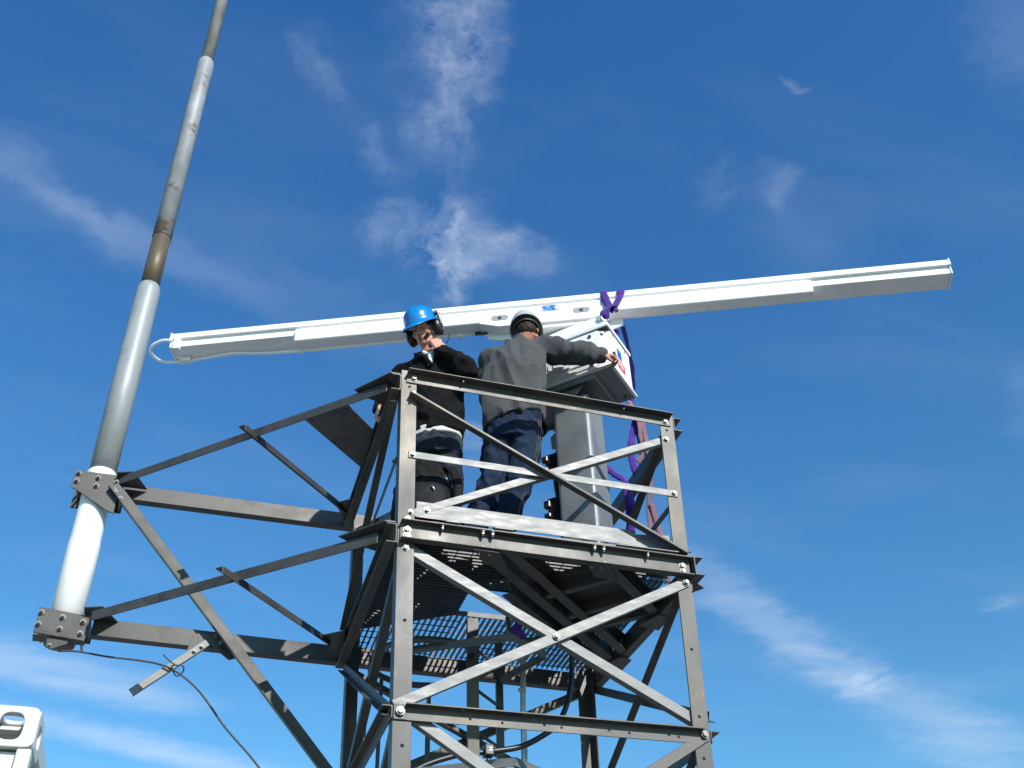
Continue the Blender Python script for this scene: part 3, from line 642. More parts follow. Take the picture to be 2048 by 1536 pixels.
ribbon(mb, [A(.56, -.20, -.10), A(.565, -.17, .012), A(.565, -.01, .014), A(.555, .026, -.08), A(.50, .06, -.20), eye + V(.02, -.03, .09), eye + V(.005, -.015, .0)], .058, AT, .008, .6, 8, .25, 2)
ribbon(mb, [A(.44, -.20, -.12), A(.47, -.17, -.24), A(.50, -.15, -.33)], .06, AT, .007, 0, 8, .3, 8)
ribbon(mb, [A(.455, .055, -.20), A(.47, .06, -.24), A(.50, .065, -.26), A(.50, .06, -.20)], .05, AT, .008, .5, 6, .3, 3)
o = build(mb, 'lifting_sling', 'purple'); tag(o, 'purple webbing sling looped twice over the white antenna and hooked to the gearbox lid', 'sling')
mb = MB()
mb.ring_tube([eye + V(math.cos(a)*.03, -.01, math.sin(a)*.03+.012) for a in [2*math.pi*k/14 for k in range(15)]], .009, 8); mb.cyl(eye + V(-.045, -.01, -.012), eye + V(.045, -.01, -.012), .009, 8)
o = build(mb, 'shackle', 'silver'); tag(o, 'small steel shackle joining the purple sling to the gearbox lid corner', 'shackle')
def on(px, z_, y_=-.30): return V(px, y_, z_)
mb = MB()
ribbon(mb, [A(.545, -.19, -.13), V(.93, -.46, 2.27), V(.985, -.38, 2.12), V(1.03, -.28, 1.95), V(1.02, -.25, 1.80), V(1.02, -.25, 1.6), V(.98, -.25, 1.42), V(.955, -.25, 1.25), V(.985, -.24, 1.08)], .050, V(.8, .6, 0), .007, .8, 10, .5, 4)
ribbon(mb, [V(1.03, -.25, 1.62), V(1.045, -.24, 1.4), V(1.05, -.24, 1.25), V(1.03, -.24, 1.12)], .05, V(.8, .6, 0), .007, .5, 10, .4, 9)
o = build(mb, 'webbing_strap', 'purple'); tag(o, 'long purple strap hanging straight down beside the gearbox', 'strap', 'straps hanging from the antenna')
mb = MB()
ribbon(mb, [V(.66, -.10, 1.28), V(.74, -.18, 1.18), V(.81, -.22, 1.08), V(.875, -.25, 1.01), V(.885, -.25, .90), V(.89, -.24, .75), V(.89, -.22, .62), V(.90, -.18, .35), V(.93, -.15, .05)], .045, V(1, 0, .5), .012, .9, 10, .5, 6)
ribbon(mb, [V(.87, -.24, 1.01), V(.915, -.24, .90), V(.925, -.24, .75), V(.90, -.22, .58), V(.90, -.18, .40)], .04, V(1, .2, 0), .008, .9, 10, .5, 7)
o = build(mb, 'webbing_strap', 'purple'); tag(o, 'purple strap drooping from behind the grey column down to the grating', 'strap', 'straps hanging from the antenna')
mb = MB()
ribbon(mb, [V(.97, -.30, 1.74), V(1.03, -.30, 1.55), V(1.045, -.28, 1.42), V(1.06, -.26, 1.28), V(1.00, -.25, 1.20)], .05, V(1, .3, 0), .006, .3, 10, .2, 12)
ribbon(mb, [V(1.05, -.30, 1.60), V(1.085, -.28, 1.35), V(1.09, -.25, 1.05), V(1.07, -.22, .85), V(1.055, -.22, .60), V(1.03, -.20, .30), V(1.01, -.18, .04)], .050, V(1, .3, 0), .006, .2, 10, .3, 13)
ribbon(mb, [V(1.08, -.24, .85), V(1.12, -.22, .65), V(1.15, -.20, .50), V(1.17, -.15, .25)], .05, V(1, .2, 0), .006, .3, 10, .3, 14)
o = build(mb, 'webbing_strap', 'pink'); tag(o, 'faded dirty pink strap hanging outside the right hand railing', 'strap', 'straps hanging from the antenna')

# ------------------------------------------------------------------ ladder with cage
lad = empty('cage_ladder', (-.06, .29, GZ)); tag(lad, 'vertical steel ladder with hooped safety cage climbing inside the tower', 'ladder')
S1, S2 = V(-.19, .16, 0), V(.075, .44, 0)
for s_, wd in ((S1, .078), (S2, .050)):
    mb = MB(); mb.prism(Cp(wd, .03, .006), s_ + V(-wd/2, 0, .0) + Z*GZ, s_ + V(-wd/2, 0, -.02), X, Y); build(mb, 'stile', 'galv', lad, .002)
z_ = -.24; 
while z_ > GZ: 
    mb = MB(); mb.cyl(S1 + V(.02, .01, z_), S2 + V(0, 0, z_), .011, 8); build(mb, 'rung', 'deck', lad); z_ -= .285
hc = V(-.47, .34, 0)
for zz in (-.30, -1.20, -2.1, -3.0):
    mb = MB(); a0 = math.atan2(S2.y-hc.y, S2.x-hc.x); pts = [S2 + V(0, 0, zz)]
    for k in range(0, 33):
        a = rad(38) + rad(300)*k/32 - rad(20); pts.append(hc + V(math.cos(a)*.385, math.sin(a)*.385, zz))
    pts.append(S1 + V(0, 0, zz)); mb.faces([p + V(0, 0, q) for p in pts for q in (-.022, .022)], [(2*i, 2*i+2, 2*i+3, 2*i+1) for i in range(len(pts)-1)], True)
    me = mb.mesh('hoop'); bm = bmesh.new(); bm.from_mesh(me); bmesh.ops.solidify(bm, geom=bm.faces[:], thickness=.006); bm.to_mesh(me); bm.free(); link('cage_hoop', me, 'deck', lad)
for a in (20, 75, 130, 180, 235):
    mb = MB(); p = hc + V(math.cos(rad(a))*.392, math.sin(rad(a))*.392, 0); mb.box(p + Z*((-.28+GZ+.8)/2), (.006, .035, abs(GZ+.8+.28)), (V(math.cos(rad(a)), math.sin(rad(a)), 0), V(-math.sin(rad(a)), math.cos(rad(a)), 0), Z)); build(mb, 'cage_strap', 'deck', lad)
for zz in (-.33, -1.13):
    mb = MB(); q0, q1, q2 = V(-.66, .11, zz), V(-.045, -.25, zz), V(.26, -.03, zz)
    for a_, b_ in ((q0, q1), (q1, q2)): mb.prism(Fl(.055, .007), a_, b_, Z)
    mb.prism(Fl(.055, .007), q2, S2 + Z*zz, Z); build(mb, 'stand_off_bracket', 'bright', lad, .001)

# ------------------------------------------------------------------ cables
def tube_obj(name, pts, r_, m, label, cat, sub=8, seg=10):
    mb = MB(); mb.ring_tube(catmull(pts, sub), r_, seg); o = build(mb, name, m); tag(o, label, cat); return o
cb = tube_obj('power_cable', [V(.43, -.10, 1.35), V(.33, -.25, .98), V(.36, -.25, .55), V(.42, -.08, .15), V(.50, .12, -.05), V(.53, .2, -.27), V(.485, .2, -.53), V(.40, .2, -.70), V(.29, .2, -.79), V(.13, .2, -.875), V(-.08, .2, -.92), V(-.30, .2, -.96), V(-.56, .2, -1.07), V(-.75, .2, -1.25)], .019, 'blackcable', 'thick black power cable running down from the pedestal and curving under the platform', 'cable')
mb = MB(); mb.box((-.085, .19, -.92), (.065, .075, .075)); mb.box((-.085, .19, -.985), (.03, .02, .06)); cc = build(mb, 'cable_clamp', 'muff', None, .014, 2); tag(cc, 'black clamp block gripping the black power cable below the platform', 'cable clamp')
mb = MB(); 
for k in (-.006, .010): mb.box((-.078, .1515, -.92+k), (.022, .003, .008))
o = link('clamp_sticker', mb.mesh('clamp_sticker'), 'labelwhite', cc); 
mb = MB(); mb.ring_tube(catmull([V(.196, .30, .0), V(.196, .3, -.35), V(.188, .3, -.6), V(.182, .3, -1.15)], 6), .014, 8); mb.ring_tube(catmull([V(.222, .31, .0), V(.215, .31, -.35), V(.206, .31, -.6), V(.213, .31, -1.15)], 6), .011, 8); mb.cyl(V(.19, .30, -.44), V(.19, .3, -.452), .027, 10)
o = build(mb, 'conduit_pair', 'steelpipe'); tag(o, 'two pale steel conduits strapped together hanging below the grating', 'conduit')
tube_obj('flexible_hose', [V(-.02, -.10, -.12), V(.04, .02, -.17), V(.15, .06, -.19), V(.28, .03, -.17), V(.40, -.02, -.12), V(.46, -.1, -.06)], .016, 'deck', 'grey flexible hose looping under the platform grating', 'hose')
tube_obj('thin_wire', [V(-2.87, .88, -.215), V(-2.75, .88, -.205), V(-2.557, .9, -.215), V(-2.35, .9, -.222), V(-2.21, .895, -.240), V(-2.086, .885, -.29), V(-1.918, .885, -.415), V(-1.72, .89, -.640), V(-1.459, .9, -.895), V(-1.2, .9, -1.25), V(-1.0, .9, -1.8), V(-.93, .9, -2.6)], .0072, 'wire', 'thin dark wire hanging in a long bow from the mast foot', 'wire', 8, 6)
mb = MB(); mb.ring_tube(catmull([V(-2.20, .87, -.178), V(-2.155, .87, -.215), V(-2.11, .865, -.245), V(-2.06, .862, -.25), V(-2.05, .90, -.27), V(-2.09, .925, -.30), V(-2.13, .87, -.26), V(-2.11, .862, -.25)], 6), .005, 6)
o = build(mb, 'wire_tie', 'wire'); tag(o, 'black tie wire knotted round the loose angle arm', 'tie')
mb = MB(); ribbon(mb, [V(.0, -.30, -.02), V(-.02, -.26, -.14), V(.015, -.24, -.22), V(.0, -.22, -.26), V(.05, -.2, -.31)], .06, V(1, .3, 0), .006, .8, 8, .5, 21)
o = build(mb, 'hanging_strap', 'purple'); tag(o, 'short dark purple strap end poking down through the platform hatch', 'strap')
# ------------------------------------------------------------------ people
from mathutils.bvhtree import BVHTree
def remesh(mb, name, voxel, smooth=4, wr=0, wscale=(9, 9, 5), seed=0, wfun=None):
    me = mb.mesh(name); o = bpy.data.objects.new('tmp', me); col.objects.link(o)
    m1 = o.modifiers.new('r', 'REMESH'); m1.mode = 'VOXEL'; m1.voxel_size = voxel; m1.use_smooth_shade = True
    if smooth: m2 = o.modifiers.new('s', 'SMOOTH'); m2.factor = .5; m2.iterations = smooth
    dg = bpy.context.evaluated_depsgraph_get(); dg.update(); r = bpy.data.meshes.new_from_object(o.evaluated_get(dg)); r.name = name
    bpy.data.objects.remove(o)
    if wr:
        ns = [v.normal.copy() for v in r.vertices]
        for v, n_ in zip(r.vertices, ns):
            p = v.co; q = Vector((p.x*wscale[0]+seed, p.y*wscale[1], p.z*wscale[2]))
            a = 1-abs(noise.noise(q))*2.2; b_ = noise.noise(q*2.3 + Vector((4, 1, 2)))
            d = wr*(a*.75 + b_*.45 - .35)
            if wfun: d *= wfun(p)
            v.co = p + n_*d
    for p in r.polygons: p.use_smooth = True
    return r
def frame(f, up=None, roll=0):
    f = Vector(f).normalized(); up = Vector(up or (0, 0, 1)); u = (up - f*f.dot(up)).normalized(); x = f.cross(u)
    if roll:
        x, u = x*math.cos(roll) + u*math.sin(roll), u*math.cos(roll) - x*math.sin(roll)
    return x, f, u
def head_parts(mb, c, fr):
    x, f, u = fr; P = lambda a, b, d: Vector(c) + x*a + f*b + u*d; ax = (x, f, u)
    mb.ell(P(0, -.012, .035), (.080, .100, .098), ax, 20, 14); mb.ell(P(0, .026, -.040), (.064, .074, .085), ax, 20, 14)
    mb.ell(P(0, .068, -.108), (.030, .026, .024), ax)
    for s_ in (-1, 1):
        mb.ell(P(s_*.040, .060, -.030), (.026, .030, .028), ax); mb.cone(P(s_*.060, .0, -.075), .022, P(s_*.022, .066, -.105), .020)
        mb.cone(P(s_*.018, .094, .024), .012, P(s_*.050, .076, .026), .013); mb.ell(P(s_*.013, .104, -.036), (.011, .014, .010), ax)
        mb.ell(P(s_*.083, -.012, -.006), (.011, .022, .034), ax)
        mb.ell(P(s_*.033, .073, .003), (.018, .014, .012), ax)
    mb.cone(P(0, .094, .018), .010, P(0, .120, -.030), .0145); mb.ell(P(0, .086, -.066), (.030, .016, .024), ax)
    mb.ell(P(0, .096, -.063), (.024, .010, .0065), ax); mb.ell(P(0, .094, -.078), (.021, .011, .007), ax)
def hand_parts(mb, w_, d, n_, curls, spread=.024, side=1, ln=1.0, thumb=(.55, .75, .35)):
    """wrist, finger direction, palm-side normal; curls per finger (radians per joint)"""
    d = Vector(d).normalized(); n_ = (Vector(n_) - d*d.dot(Vector(n_))).normalized(); l = d.cross(n_)*side; w_ = Vector(w_)
    for i in range(4):
        off = (i-1.5)*spread; kn = w_ + d*(.098 - .006*abs(i-1.2))*ln + l*off
        mb.cone(w_ + l*off*.6, .022, kn, .0145, 10)
        ang = 0; p = kn; rr = .0135 if i < 3 else .0115
        for j, (sl_, cu) in enumerate(zip((.046, .030, .024), curls[i])):
            ang += cu; q = p + (d*math.cos(ang) + n_*math.sin(ang))*sl_*(1, 1.08, 1.0, .82)[i]*ln; mb.cone(p, rr, q, rr*.88, 10); p = q; rr *= .88
    b = w_ + d*.02*ln + l*-.026; t = (d*thumb[0] - l*thumb[1] + n_*thumb[2]).normalized(); q = b + t*.05*ln
    mb.cone(b, .021, q, .015, 10); mb.cone(q, .0145, q + (t*.6 + d*.7 + n_*.35).normalized()*.036*ln, .0115, 10)
def helmet(parent, c, fr, m, visor=.075, sc_=1.0, name='helmet', flare=1.0):
    x, f, u = fr; mb = MB(); NS = 48; rows = []
    def rim(th, e):
        cs, sn = math.cos(th), math.sin(th); fw = max(0, sn); a = .122*sc_; b_ = .150*sc_
        return cs*a, sn*b_, fw
    prof = [(-.006, 1.16, 1), (.0, 1.165, 1), (.006, 1.13, .92), (.016, 1.04, .30), (.022, 1.0, 0), (.050, .985, 0), (.080, .94, 0), (.105, .86, 0), (.126, .745, 0), (.142, .59, 0), (.153, .41, 0), (.159, .22, 0), (.161, .05, 0)]
    for hgt, k, vf in prof:
        row = []; k = 1 + (k-1)*flare if k > 1 else k
        for j in range(NS):
            th = 2*math.pi*j/NS; a, b_, fw = rim(th, 0); vis = visor*vf*fw**1.6
            drop = -.018*vf*fw**2 + .012*vf*abs(math.cos(th))**3
            ridge = .008*math.exp(-((a*k)/.016)**2)*(1 if hgt > .04 else 0)
            row.append(Vector(c) + x*a*k + f*(b_*k + vis) + u*(hgt*sc_ + .012 + drop + ridge))
        rows.append(row)
    vs = [v for r_ in rows for v in r_]; fs = []
    for i in range(len(rows)-1):
        for j in range(NS): fs.append((i*NS+j, i*NS+(j+1) % NS, (i+1)*NS+(j+1) % NS, (i+1)*NS+j))
    fs.append(tuple((len(rows)-1)*NS+j for j in range(NS)))
    mb.faces(vs, fs, True); me = mb.mesh(name); bm = bmesh.new(); bm.from_mesh(me); bmesh.ops.solidify(bm, geom=bm.faces[:], thickness=.007)
    bmesh.ops.recalc_face_normals(bm, faces=bm.faces); bm.to_mesh(me); bm.free()
    for p in me.polygons: p.use_smooth = True
    return link(name, me, m, parent)

# ---- the man with the blue helmet
pa = empty('person', (-.64, -.47, .034)); tag(pa, 'man in blue helmet, ear defenders and black hooded jacket holding a handset to his mouth', 'person')
HC = V(-.742, -.515, 1.930); az = rad(44); pt_ = rad(36)
FR = frame((-math.sin(az)*math.cos(pt_), -math.cos(az)*math.cos(pt_), -math.sin(pt_)), roll=rad(-4))
x_, f_h, u_ = FR; HP = lambda a, b, d: HC + x_*a + f_h*b + u_*d
sgx = 1 if x_.x > 0 else -1      # +: image-right side of the head
Lx, Ly = V(.87, -.5, 0), V(.5, .87, 0)
shL, elL, wrL = V(-.465, -.555, 1.600), V(-.455, -.735, 1.430), V(-.640, -.640, 1.655)
shR, elR, wrR = V(-.850, -.340, 1.590), V(-.955, -.300, 1.36), V(-1.005, -.395, 1.235)
mb = MB(); head_parts(mb, HC, FR)
mb.cone(HP(0, -.03, -.06), .060, V(-.655, -.455, 1.69), .068)
mb.loft([(V(-.64, -.46, .95), .17, .12, Lx, Ly), (V(-.64, -.46, 1.2), .17, .12, Lx, Ly), (V(-.655, -.455, 1.55), .20, .12, Lx, Ly), (V(-.655, -.455, 1.66), .10, .08, Lx, Ly)])
for a, b, c_ in ((shL, elL, wrL), (shR, elR, wrR)): mb.cone(a, .055, b, .042); mb.cone(b, .042, c_, .029)
for hx, kx, ax_ in ((V(-.55, -.46, .95), V(-.535, -.47, .52), V(-.53, -.42, .08)), (V(-.73, -.46, .95), V(-.74, -.50, .52), V(-.74, -.46, .08))): mb.cone(hx, .08, kx, .055); mb.cone(kx, .055, ax_, .04)
hd = (HP(sgx*.085, .080, -.020) - wrL).normalized()
hand_parts(mb, wrL + hd*.01, hd, -x_*sgx*.8 - f_h*.6, [(.7, 1.0, .5), (.8, 1.1, .6), (.9, 1.1, .6), (1.0, 1.1, .6)], side=1, ln=.92)
hand_parts(mb, wrR, V(-.30, -.45, -.84), V(.95, 0, -.2), [(.5, .9, .5)]*4, side=1, ln=.95)
body = link('body', remesh(mb, 'body', .0062, 3), 'skin', pa)
mb = MB()
for s_ in (-1, 1): mb.ell(HP(s_*.033, .0835, .000), (.013, .006, .0045), (x_, f_h, u_), 12, 8)
eo = build(mb, 'eyes', 'hair', pa)
mb = MB()
for s_ in (-1, 1): mb.cone(HP(s_*.016, .1035, .030), .0035, HP(s_*.050, .089, .031), .003, 8)
build(mb, 'eyebrows', 'stubble', pa)
mb = MB(); mb.ell(HP(0, .1035, -.064), (.021, .005, .005), (x_, f_h, u_), 12, 8); mb.ell(HP(0, .1015, -.077), (.018, .006, .006), (x_, f_h, u_), 12, 8); build(mb, 'lips', 'lips', pa)
mb = MB(); mb.ell(HP(0, -.016, .032), (.084, .099, .075), (x_, f_h, u_), 20, 14); build(mb, 'hair', 'hair', pa)
hm = helmet(pa, HC + u_*.012 + f_h*-.006, FR, 'bluehelmet', .078, 1.0)
mb = MB(); mb.plate([HC + u_*.012 + HPv for HPv in (x_*-.014 + f_h*.045 + u_*.166, x_*.014 + f_h*.045 + u_*.166, x_*.014 + f_h*.054 + u_*.162, x_*-.014 + f_h*.054 + u_*.162)], u_, .014); build(mb, 'vent_slot', 'hole', hm)
# sideways lettering strip on the front of the shell (unreadable at this size)
mb = MB(); bv = BVHTree.FromObject(hm, bpy.context.evaluated_depsgraph_get()) if False else None
hmw = [v.co.copy() for v in hm.data.vertices]; bv = BVHTree.FromPolygons(hmw, [tuple(p.vertices) for p in hm.data.polygons])
for k in range(9):
    a = HC + u_*(.050 + .012*k); fdir = (f_h*.92 - x_*sgx*.18).normalized(); h_ = bv.ray_cast(a + fdir*.4, -fdir)
    if h_[0]:
        nn = h_[1]*(1 if h_[1].dot(fdir) > 0 else -1); t_ = nn.cross(u_).normalized(); mb.box(h_[0] + nn*.0012 + t_*(.003*((k*7) % 3-1)), (.020 if k % 2 else .014, .0018, .0065), (t_, nn, nn.cross(t_)))
build(mb, 'helmet_lettering', 'helmettext', hm)
for s_ in (-1, 1):
    mb = MB(); c_ = HP(s_*.120, -.012, -.028)
    mb.ell(c_, (.034, .050, .068), (x_, f_h, u_), 24, 16); mu = build(mb, 'ear_defender', 'muff', pa)
    mb = MB(); mb.ell(HP(s_*.096, -.012, -.028), (.022, .047, .062), (x_, f_h, u_), 20, 12); build(mb, 'cushion', 'muffpad', mu)
    mb = MB(); k0 = HP(s_*.134, -.028, .078); mb.ell(k0, (.012, .020, .024), (x_, f_h, u_), 14, 10); mb.ell(k0 - u_*.028 + x_*s_*.004, (.008, .014, .018), (x_, f_h, u_), 12, 8); build(mb, 'pivot', 'muff', mu)
    mb = MB(); mb.ring_tube(catmull([k0 + x_*s_*.008 + f_h*.006, HP(s_*.158, -.004, .055), HP(s_*.157, .0, .015), HP(s_*.150, -.008, -.01)], 6), .0028, 6); mb.ring_tube(catmull([k0 + x_*s_*.008 - f_h*.01, HP(s_*.158, -.035, .055), HP(s_*.157, -.03, .015), HP(s_*.150, -.020, -.01)], 6), .0028, 6); build(mb, 'wire_arm', 'silver', mu)
mb = MB(); mb.ring_tube(catmull([HP(sgx*.125, -.01, -.095), HP(sgx*.16, -.05, -.105), HP(sgx*.13, -.07, -.14), HP(sgx*.06, -.03, -.19), V(-.70, -.60, 1.60), V(-.72, -.625, 1.50)], 8), .0035, 6); build(mb, 'headset_cord', 'muff', pa)
# hoodie
def sleeves(mb, arms):
    for a, b, c_, r0, r1, r2 in arms: mb.cone(a, r0, b, r1, 16); mb.cone(b, r1, c_, r2, 16)
mb = MB()
mb.loft([(V(-.63, -.465, .985), .205, .150, V(.87, -.5, .06), Ly), (V(-.632, -.465, 1.08), .215, .155, Lx, Ly), (V(-.64, -.462, 1.28), .218, .155, Lx, Ly), (V(-.652, -.458, 1.46), .225, .155, Lx, Ly), (V(-.655, -.455, 1.58), .212, .138, Lx, Ly), (V(-.657, -.452, 1.65), .150, .110, Lx, Ly), (V(-.66, -.452, 1.70), .096, .090, Lx, Ly)], 28)
sleeves(mb, [(shL, elL, wrL - (wrL-elL).normalized()*.012, .090, .078, .050), (shR, elR, wrR, .088, .072, .050)])
mb.cone(shL + V(-.05, 0, .0), .092, V(-.58, -.44, 1.60), .10); mb.cone(shR, .09, V(-.74, -.44, 1.60), .095)
mb.cone(V(-.58, -.42, 1.70), .040, V(-.74, -.40, 1.69), .040); mb.cone(V(-.57, -.43, 1.70), .036, V(-.60, -.55, 1.64), .030); mb.cone(V(-.75, -.42, 1.70), .034, V(-.77, -.56, 1.63), .028)
hd_ = link('hooded_jacket', remesh(mb, 'hooded_jacket', .0085, 4, .024, (9, 9, 8), 3), 'blackjacket', pa)
mb = MB(); mb.cone(V(-.545, -.47, 1.715), .022, V(-.50, -.50, 1.700), .020); mb.cone(V(-.60, -.45, 1.72), .020, V(-.545, -.47, 1.715), .022); mb.cone(V(-.745, -.59, 1.645), .018, V(-.70, -.60, 1.60), .014)
link('hood_lining', remesh(mb, 'hood_lining', .006, 2), 'pattern', pa)
mb = MB(); mb.cone(V(-.80, -.545, 1.655), .012, V(-.745, -.60, 1.60), .018); mb.cone(V(-.745, -.60, 1.60), .018, V(-.70, -.625, 1.52), .016); link('collar', remesh(mb, 'collar', .006, 2), 'blackjacket', pa)
mb = MB(); mb.loft([(V(-.63, -.465, .950), .196, .144, V(.87, -.5, .07), Ly), (V(-.63, -.465, 1.02), .203, .148, V(.87, -.5, .06), Ly)], 28); link('tee_shirt', remesh(mb, 'tee_shirt', .008, 5, 0, (20, 20, 3), 2), 'tshirt', pa)
mb = MB(); mb.cone(V(-.69, -.56, 1.655), .030, V(-.70, -.60, 1.56), .022); mb.ell(V(-.668, -.50, 1.67), (.075, .08, .04)); link('tee_collar', remesh(mb, 'tee_collar', .008, 2), 'tshirt', pa)
def trousers(nm, rings, legs, m, parent, sd):
    mb = MB(); mb.loft(rings, 28)
    for leg in legs:
        for (p, r_), (q, s_) in zip(leg, leg[1:]): mb.cone(p, r_, q, s_, 18)
    return link(nm, remesh(mb, nm, .0095, 4, .022, (10, 10, 8), sd), m, parent)
trousers('jeans', [(V(-.63, -.465, .80), .20, .14, Lx, Ly), (V(-.63, -.465, .90), .205, .148, Lx, Ly), (V(-.63, -.465, .965), .192, .140, Lx, Ly)],
         [[(V(-.540, -.49, .82), .105), (V(-.520, -.51, .50), .086), (V(-.53, -.45, .26), .078), (V(-.53, -.43, .12), .080)], [(V(-.725, -.45, .82), .105), (V(-.735, -.48, .50), .086), (V(-.74, -.45, .26), .078), (V(-.74, -.44, .12), .080)]], 'jeans2', pa, 5)
def shoe(nm, p, d, parent):
    d = Vector(d).normalized(); mb = MB(); p = Vector(p); mb.cone(p + V(0, 0, .05), .05, p + d*.17 + V(0, 0, .042), .042); mb.cone(p + V(0, 0, .05), .05, p + V(0, 0, .12), .05); mb.box(p + d*.085 + V(0, 0, .016), (.10, .30, .03), (d.cross(Z), d, Z))
    return link(nm, remesh(mb, nm, .01, 2), 'shoe', parent)
shoe('shoe', V(-.53, -.42, .034), (-.3, -1, 0), pa); shoe('shoe', V(-.74, -.42, .034), (-.6, -1, 0), pa)
# handset
hs = empty('handset', HP(sgx*.03, .135, -.085)); tag(hs, 'small black handset held against the chin of the man in the blue helmet', 'handset')
mb = MB(); hc_ = HP(sgx*.062, .118, -.082); hz = (u_*.55 + x_*sgx*.80 - f_h*.25).normalized(); hx_ = hz.cross(f_h).normalized(); mb.box(hc_, (.030, .022, .062), (hx_, hz.cross(hx_), hz)); build(mb, 'handset_body', 'muff', hs, .009, 3)
mb = MB(); mb.cyl(hc_ + hz*.03 + hx_*.01, hc_ + hz*.052 + hx_*.01, .005, 8); build(mb, 'antenna_stub', 'muff', hs)

# ---- the man in the grey jacket, back to us
pb = empty('person', (-.20, -.60, .034)); tag(pb, 'man in grey fleece jacket and dark blue jeans seen from behind, reaching to the gearbox', 'person')
az = rad(24); Lx2, Ly2 = V(math.cos(az), -math.sin(az), 0), V(math.sin(az), math.cos(az), 0)
shR2, elR2, wrR2 = V(.150, -.665, 1.800), V(.330, -.815, 1.690), V(.500, -.890, 1.640)
shL2, elL2, wrL2 = V(-.235, -.53, 1.70), V(-.150, -.25, 1.56), V(.06, -.33, 1.60)
HB = V(.056, -.570, 2.022); azh = rad(30); ph_ = rad(16)
FB = frame((math.sin(azh)*math.cos(ph_), math.cos(azh)*math.cos(ph_), -math.sin(ph_)), roll=rad(8))
mb = MB(); head_parts(mb, HB, FB)
mb.cone(HB - FB[2]*.05 - FB[1]*.04, .060, V(.0, -.55, 1.86), .068)
mb.loft([(V(-.10, -.65, 1.0), .18, .12, Lx2, Ly2), (V(-.10, -.64, 1.3), .18, .12, Lx2, Ly2), (V(-.06, -.61, 1.65), .20, .12, Lx2, Ly2), (V(-.01, -.56, 1.82), .10, .08, Lx2, Ly2)])
for a, b, c_ in ((shL2, elL2, wrL2), (shR2, elR2, wrR2)): mb.cone(a, .058, b, .045); mb.cone(b, .045, c_, .031)
for hx, kx, ax_ in ((V(-.20, -.62, .98), V(-.27, -.60, .56), V(-.40, -.56, .08)), (V(-.0, -.68, .98), V(-.09, -.66, .56), V(-.21, -.64, .08))): mb.cone(hx, .085, kx, .058); mb.cone(kx, .058, ax_, .042)
hdir = V(.80, -.12, -.10)
hand_parts(mb, wrR2 + hdir.normalized()*.01, hdir, V(-.1, .45, -.85), [(.75, 1.1, .6), (.85, 1.1, .6), (.9, 1.1, .6), (1.0, 1.1, .6)], side=1, ln=.9, thumb=(.6, .5, .6))
hand_parts(mb, wrL2, V(.7, .2, .1), V(.2, .9, .0), [(.3, .4, .2)]*4, side=-1)
link('body', remesh(mb, 'body', .0062, 3), 'skin2', pb)
P2 = lambda a, b, d: HB + FB[0]*a + FB[1]*b + FB[2]*d
mb = MB(); mb.ell(P2(0, -.022, .020), (.087, .098, .085), FB, 20, 14); mb.ell(P2(0, -.060, -.040), (.075, .060, .062), FB, 18, 12)
link('hair', remesh(mb, 'hair', .008, 1, .006, (40, 40, 40), 1), 'hair', pb)
hb2 = helmet(pb, HB + FB[2]*.010 - FB[1]*.010, FB, 'greyhelmet', .055, .98, flare=.45)
mb = MB(); pts = [HB - FB[1]*.008 + FB[0]*(.104*math.cos(a)) + FB[1]*(.124*math.sin(a)) + FB[2]*-.012 for a in [2*math.pi*k/32 for k in range(32)]]
pts2 = [p + FB[2]*.034 for p in pts]; mb.faces(pts+pts2, [(k, (k+1) % 32, 32+(k+1) % 32, 32+k) for k in range(32)], True); me = mb.mesh('helmet_band'); bm = bmesh.new(); bm.from_mesh(me); bmesh.ops.solidify(bm, geom=bm.faces[:], thickness=.004); bm.to_mesh(me); bm.free(); link('helmet_band', me, 'helmetband', hb2)
# jacket
mb = MB()
TX = V(.89, -.36, .26)
mb.loft([(V(-.105, -.655, 1.070), .232, .168, TX, Ly2), (V(-.108, -.652, 1.16), .240, .172, V(.91, -.38, .12), Ly2), (V(-.105, -.645, 1.34), .238, .172, Lx2, Ly2), (V(-.095, -.635, 1.55), .248, .175, Lx2, Ly2), (V(-.065, -.615, 1.70), .236, .160, Lx2, V(.3, .9, -.1)), (V(-.035, -.585, 1.80), .185, .130, Lx2, V(.3, .9, -.2)), (V(-.005, -.555, 1.885), .100, .095, Lx2, V(.3, .9, -.3)), (V(.012, -.550, 1.945), .086, .085, Lx2, V(.3, .9, -.3)), (V(.026, -.552, 2.000), .082, .080, Lx2, V(.3, .9, -.3))], 30)
sleeves(mb, [(shR2, elR2, wrR2 - (wrR2-elR2).normalized()*.015, .104, .092, .066), (shL2, elL2, wrL2, .096, .076, .055)])
mb.cone(shR2, .098, V(.0, -.58, 1.76), .11); mb.cone(shL2 + V(0, -.04, -.02), .098, V(-.12, -.60, 1.70), .12)
jk = link('grey_jacket', remesh(mb, 'grey_jacket', .0085, 4, .030, (8.5, 6, 2.6), 11), 'greyjacket', pb)
mb = MB(); mb.loft([(V(.075, -.600, 1.10), .085, .135, Lx2, Ly2), (V(.080, -.600, 1.30), .085, .140, Lx2, Ly2), (V(.085, -.590, 1.50), .085, .140, Lx2, Ly2), (V(.08, -.58, 1.66), .07, .11, Lx2, Ly2)], 22)  # black panel down the right side of the grey jacket
link('jacket_side_panel', remesh(mb, 'jacket_side_panel', .009, 4, .008, (8, 8, 10), 4), 'blackcloth', pb)
mb = MB(); mb.cone(V(-.01, -.625, 1.975), .014, V(.08, -.60, 1.98), .014); mb.cone(V(-.055, -.56, 1.96), .014, V(-.01, -.625, 1.975), .014); link('collar', remesh(mb, 'collar', .006, 2), 'greyjacket', pb)
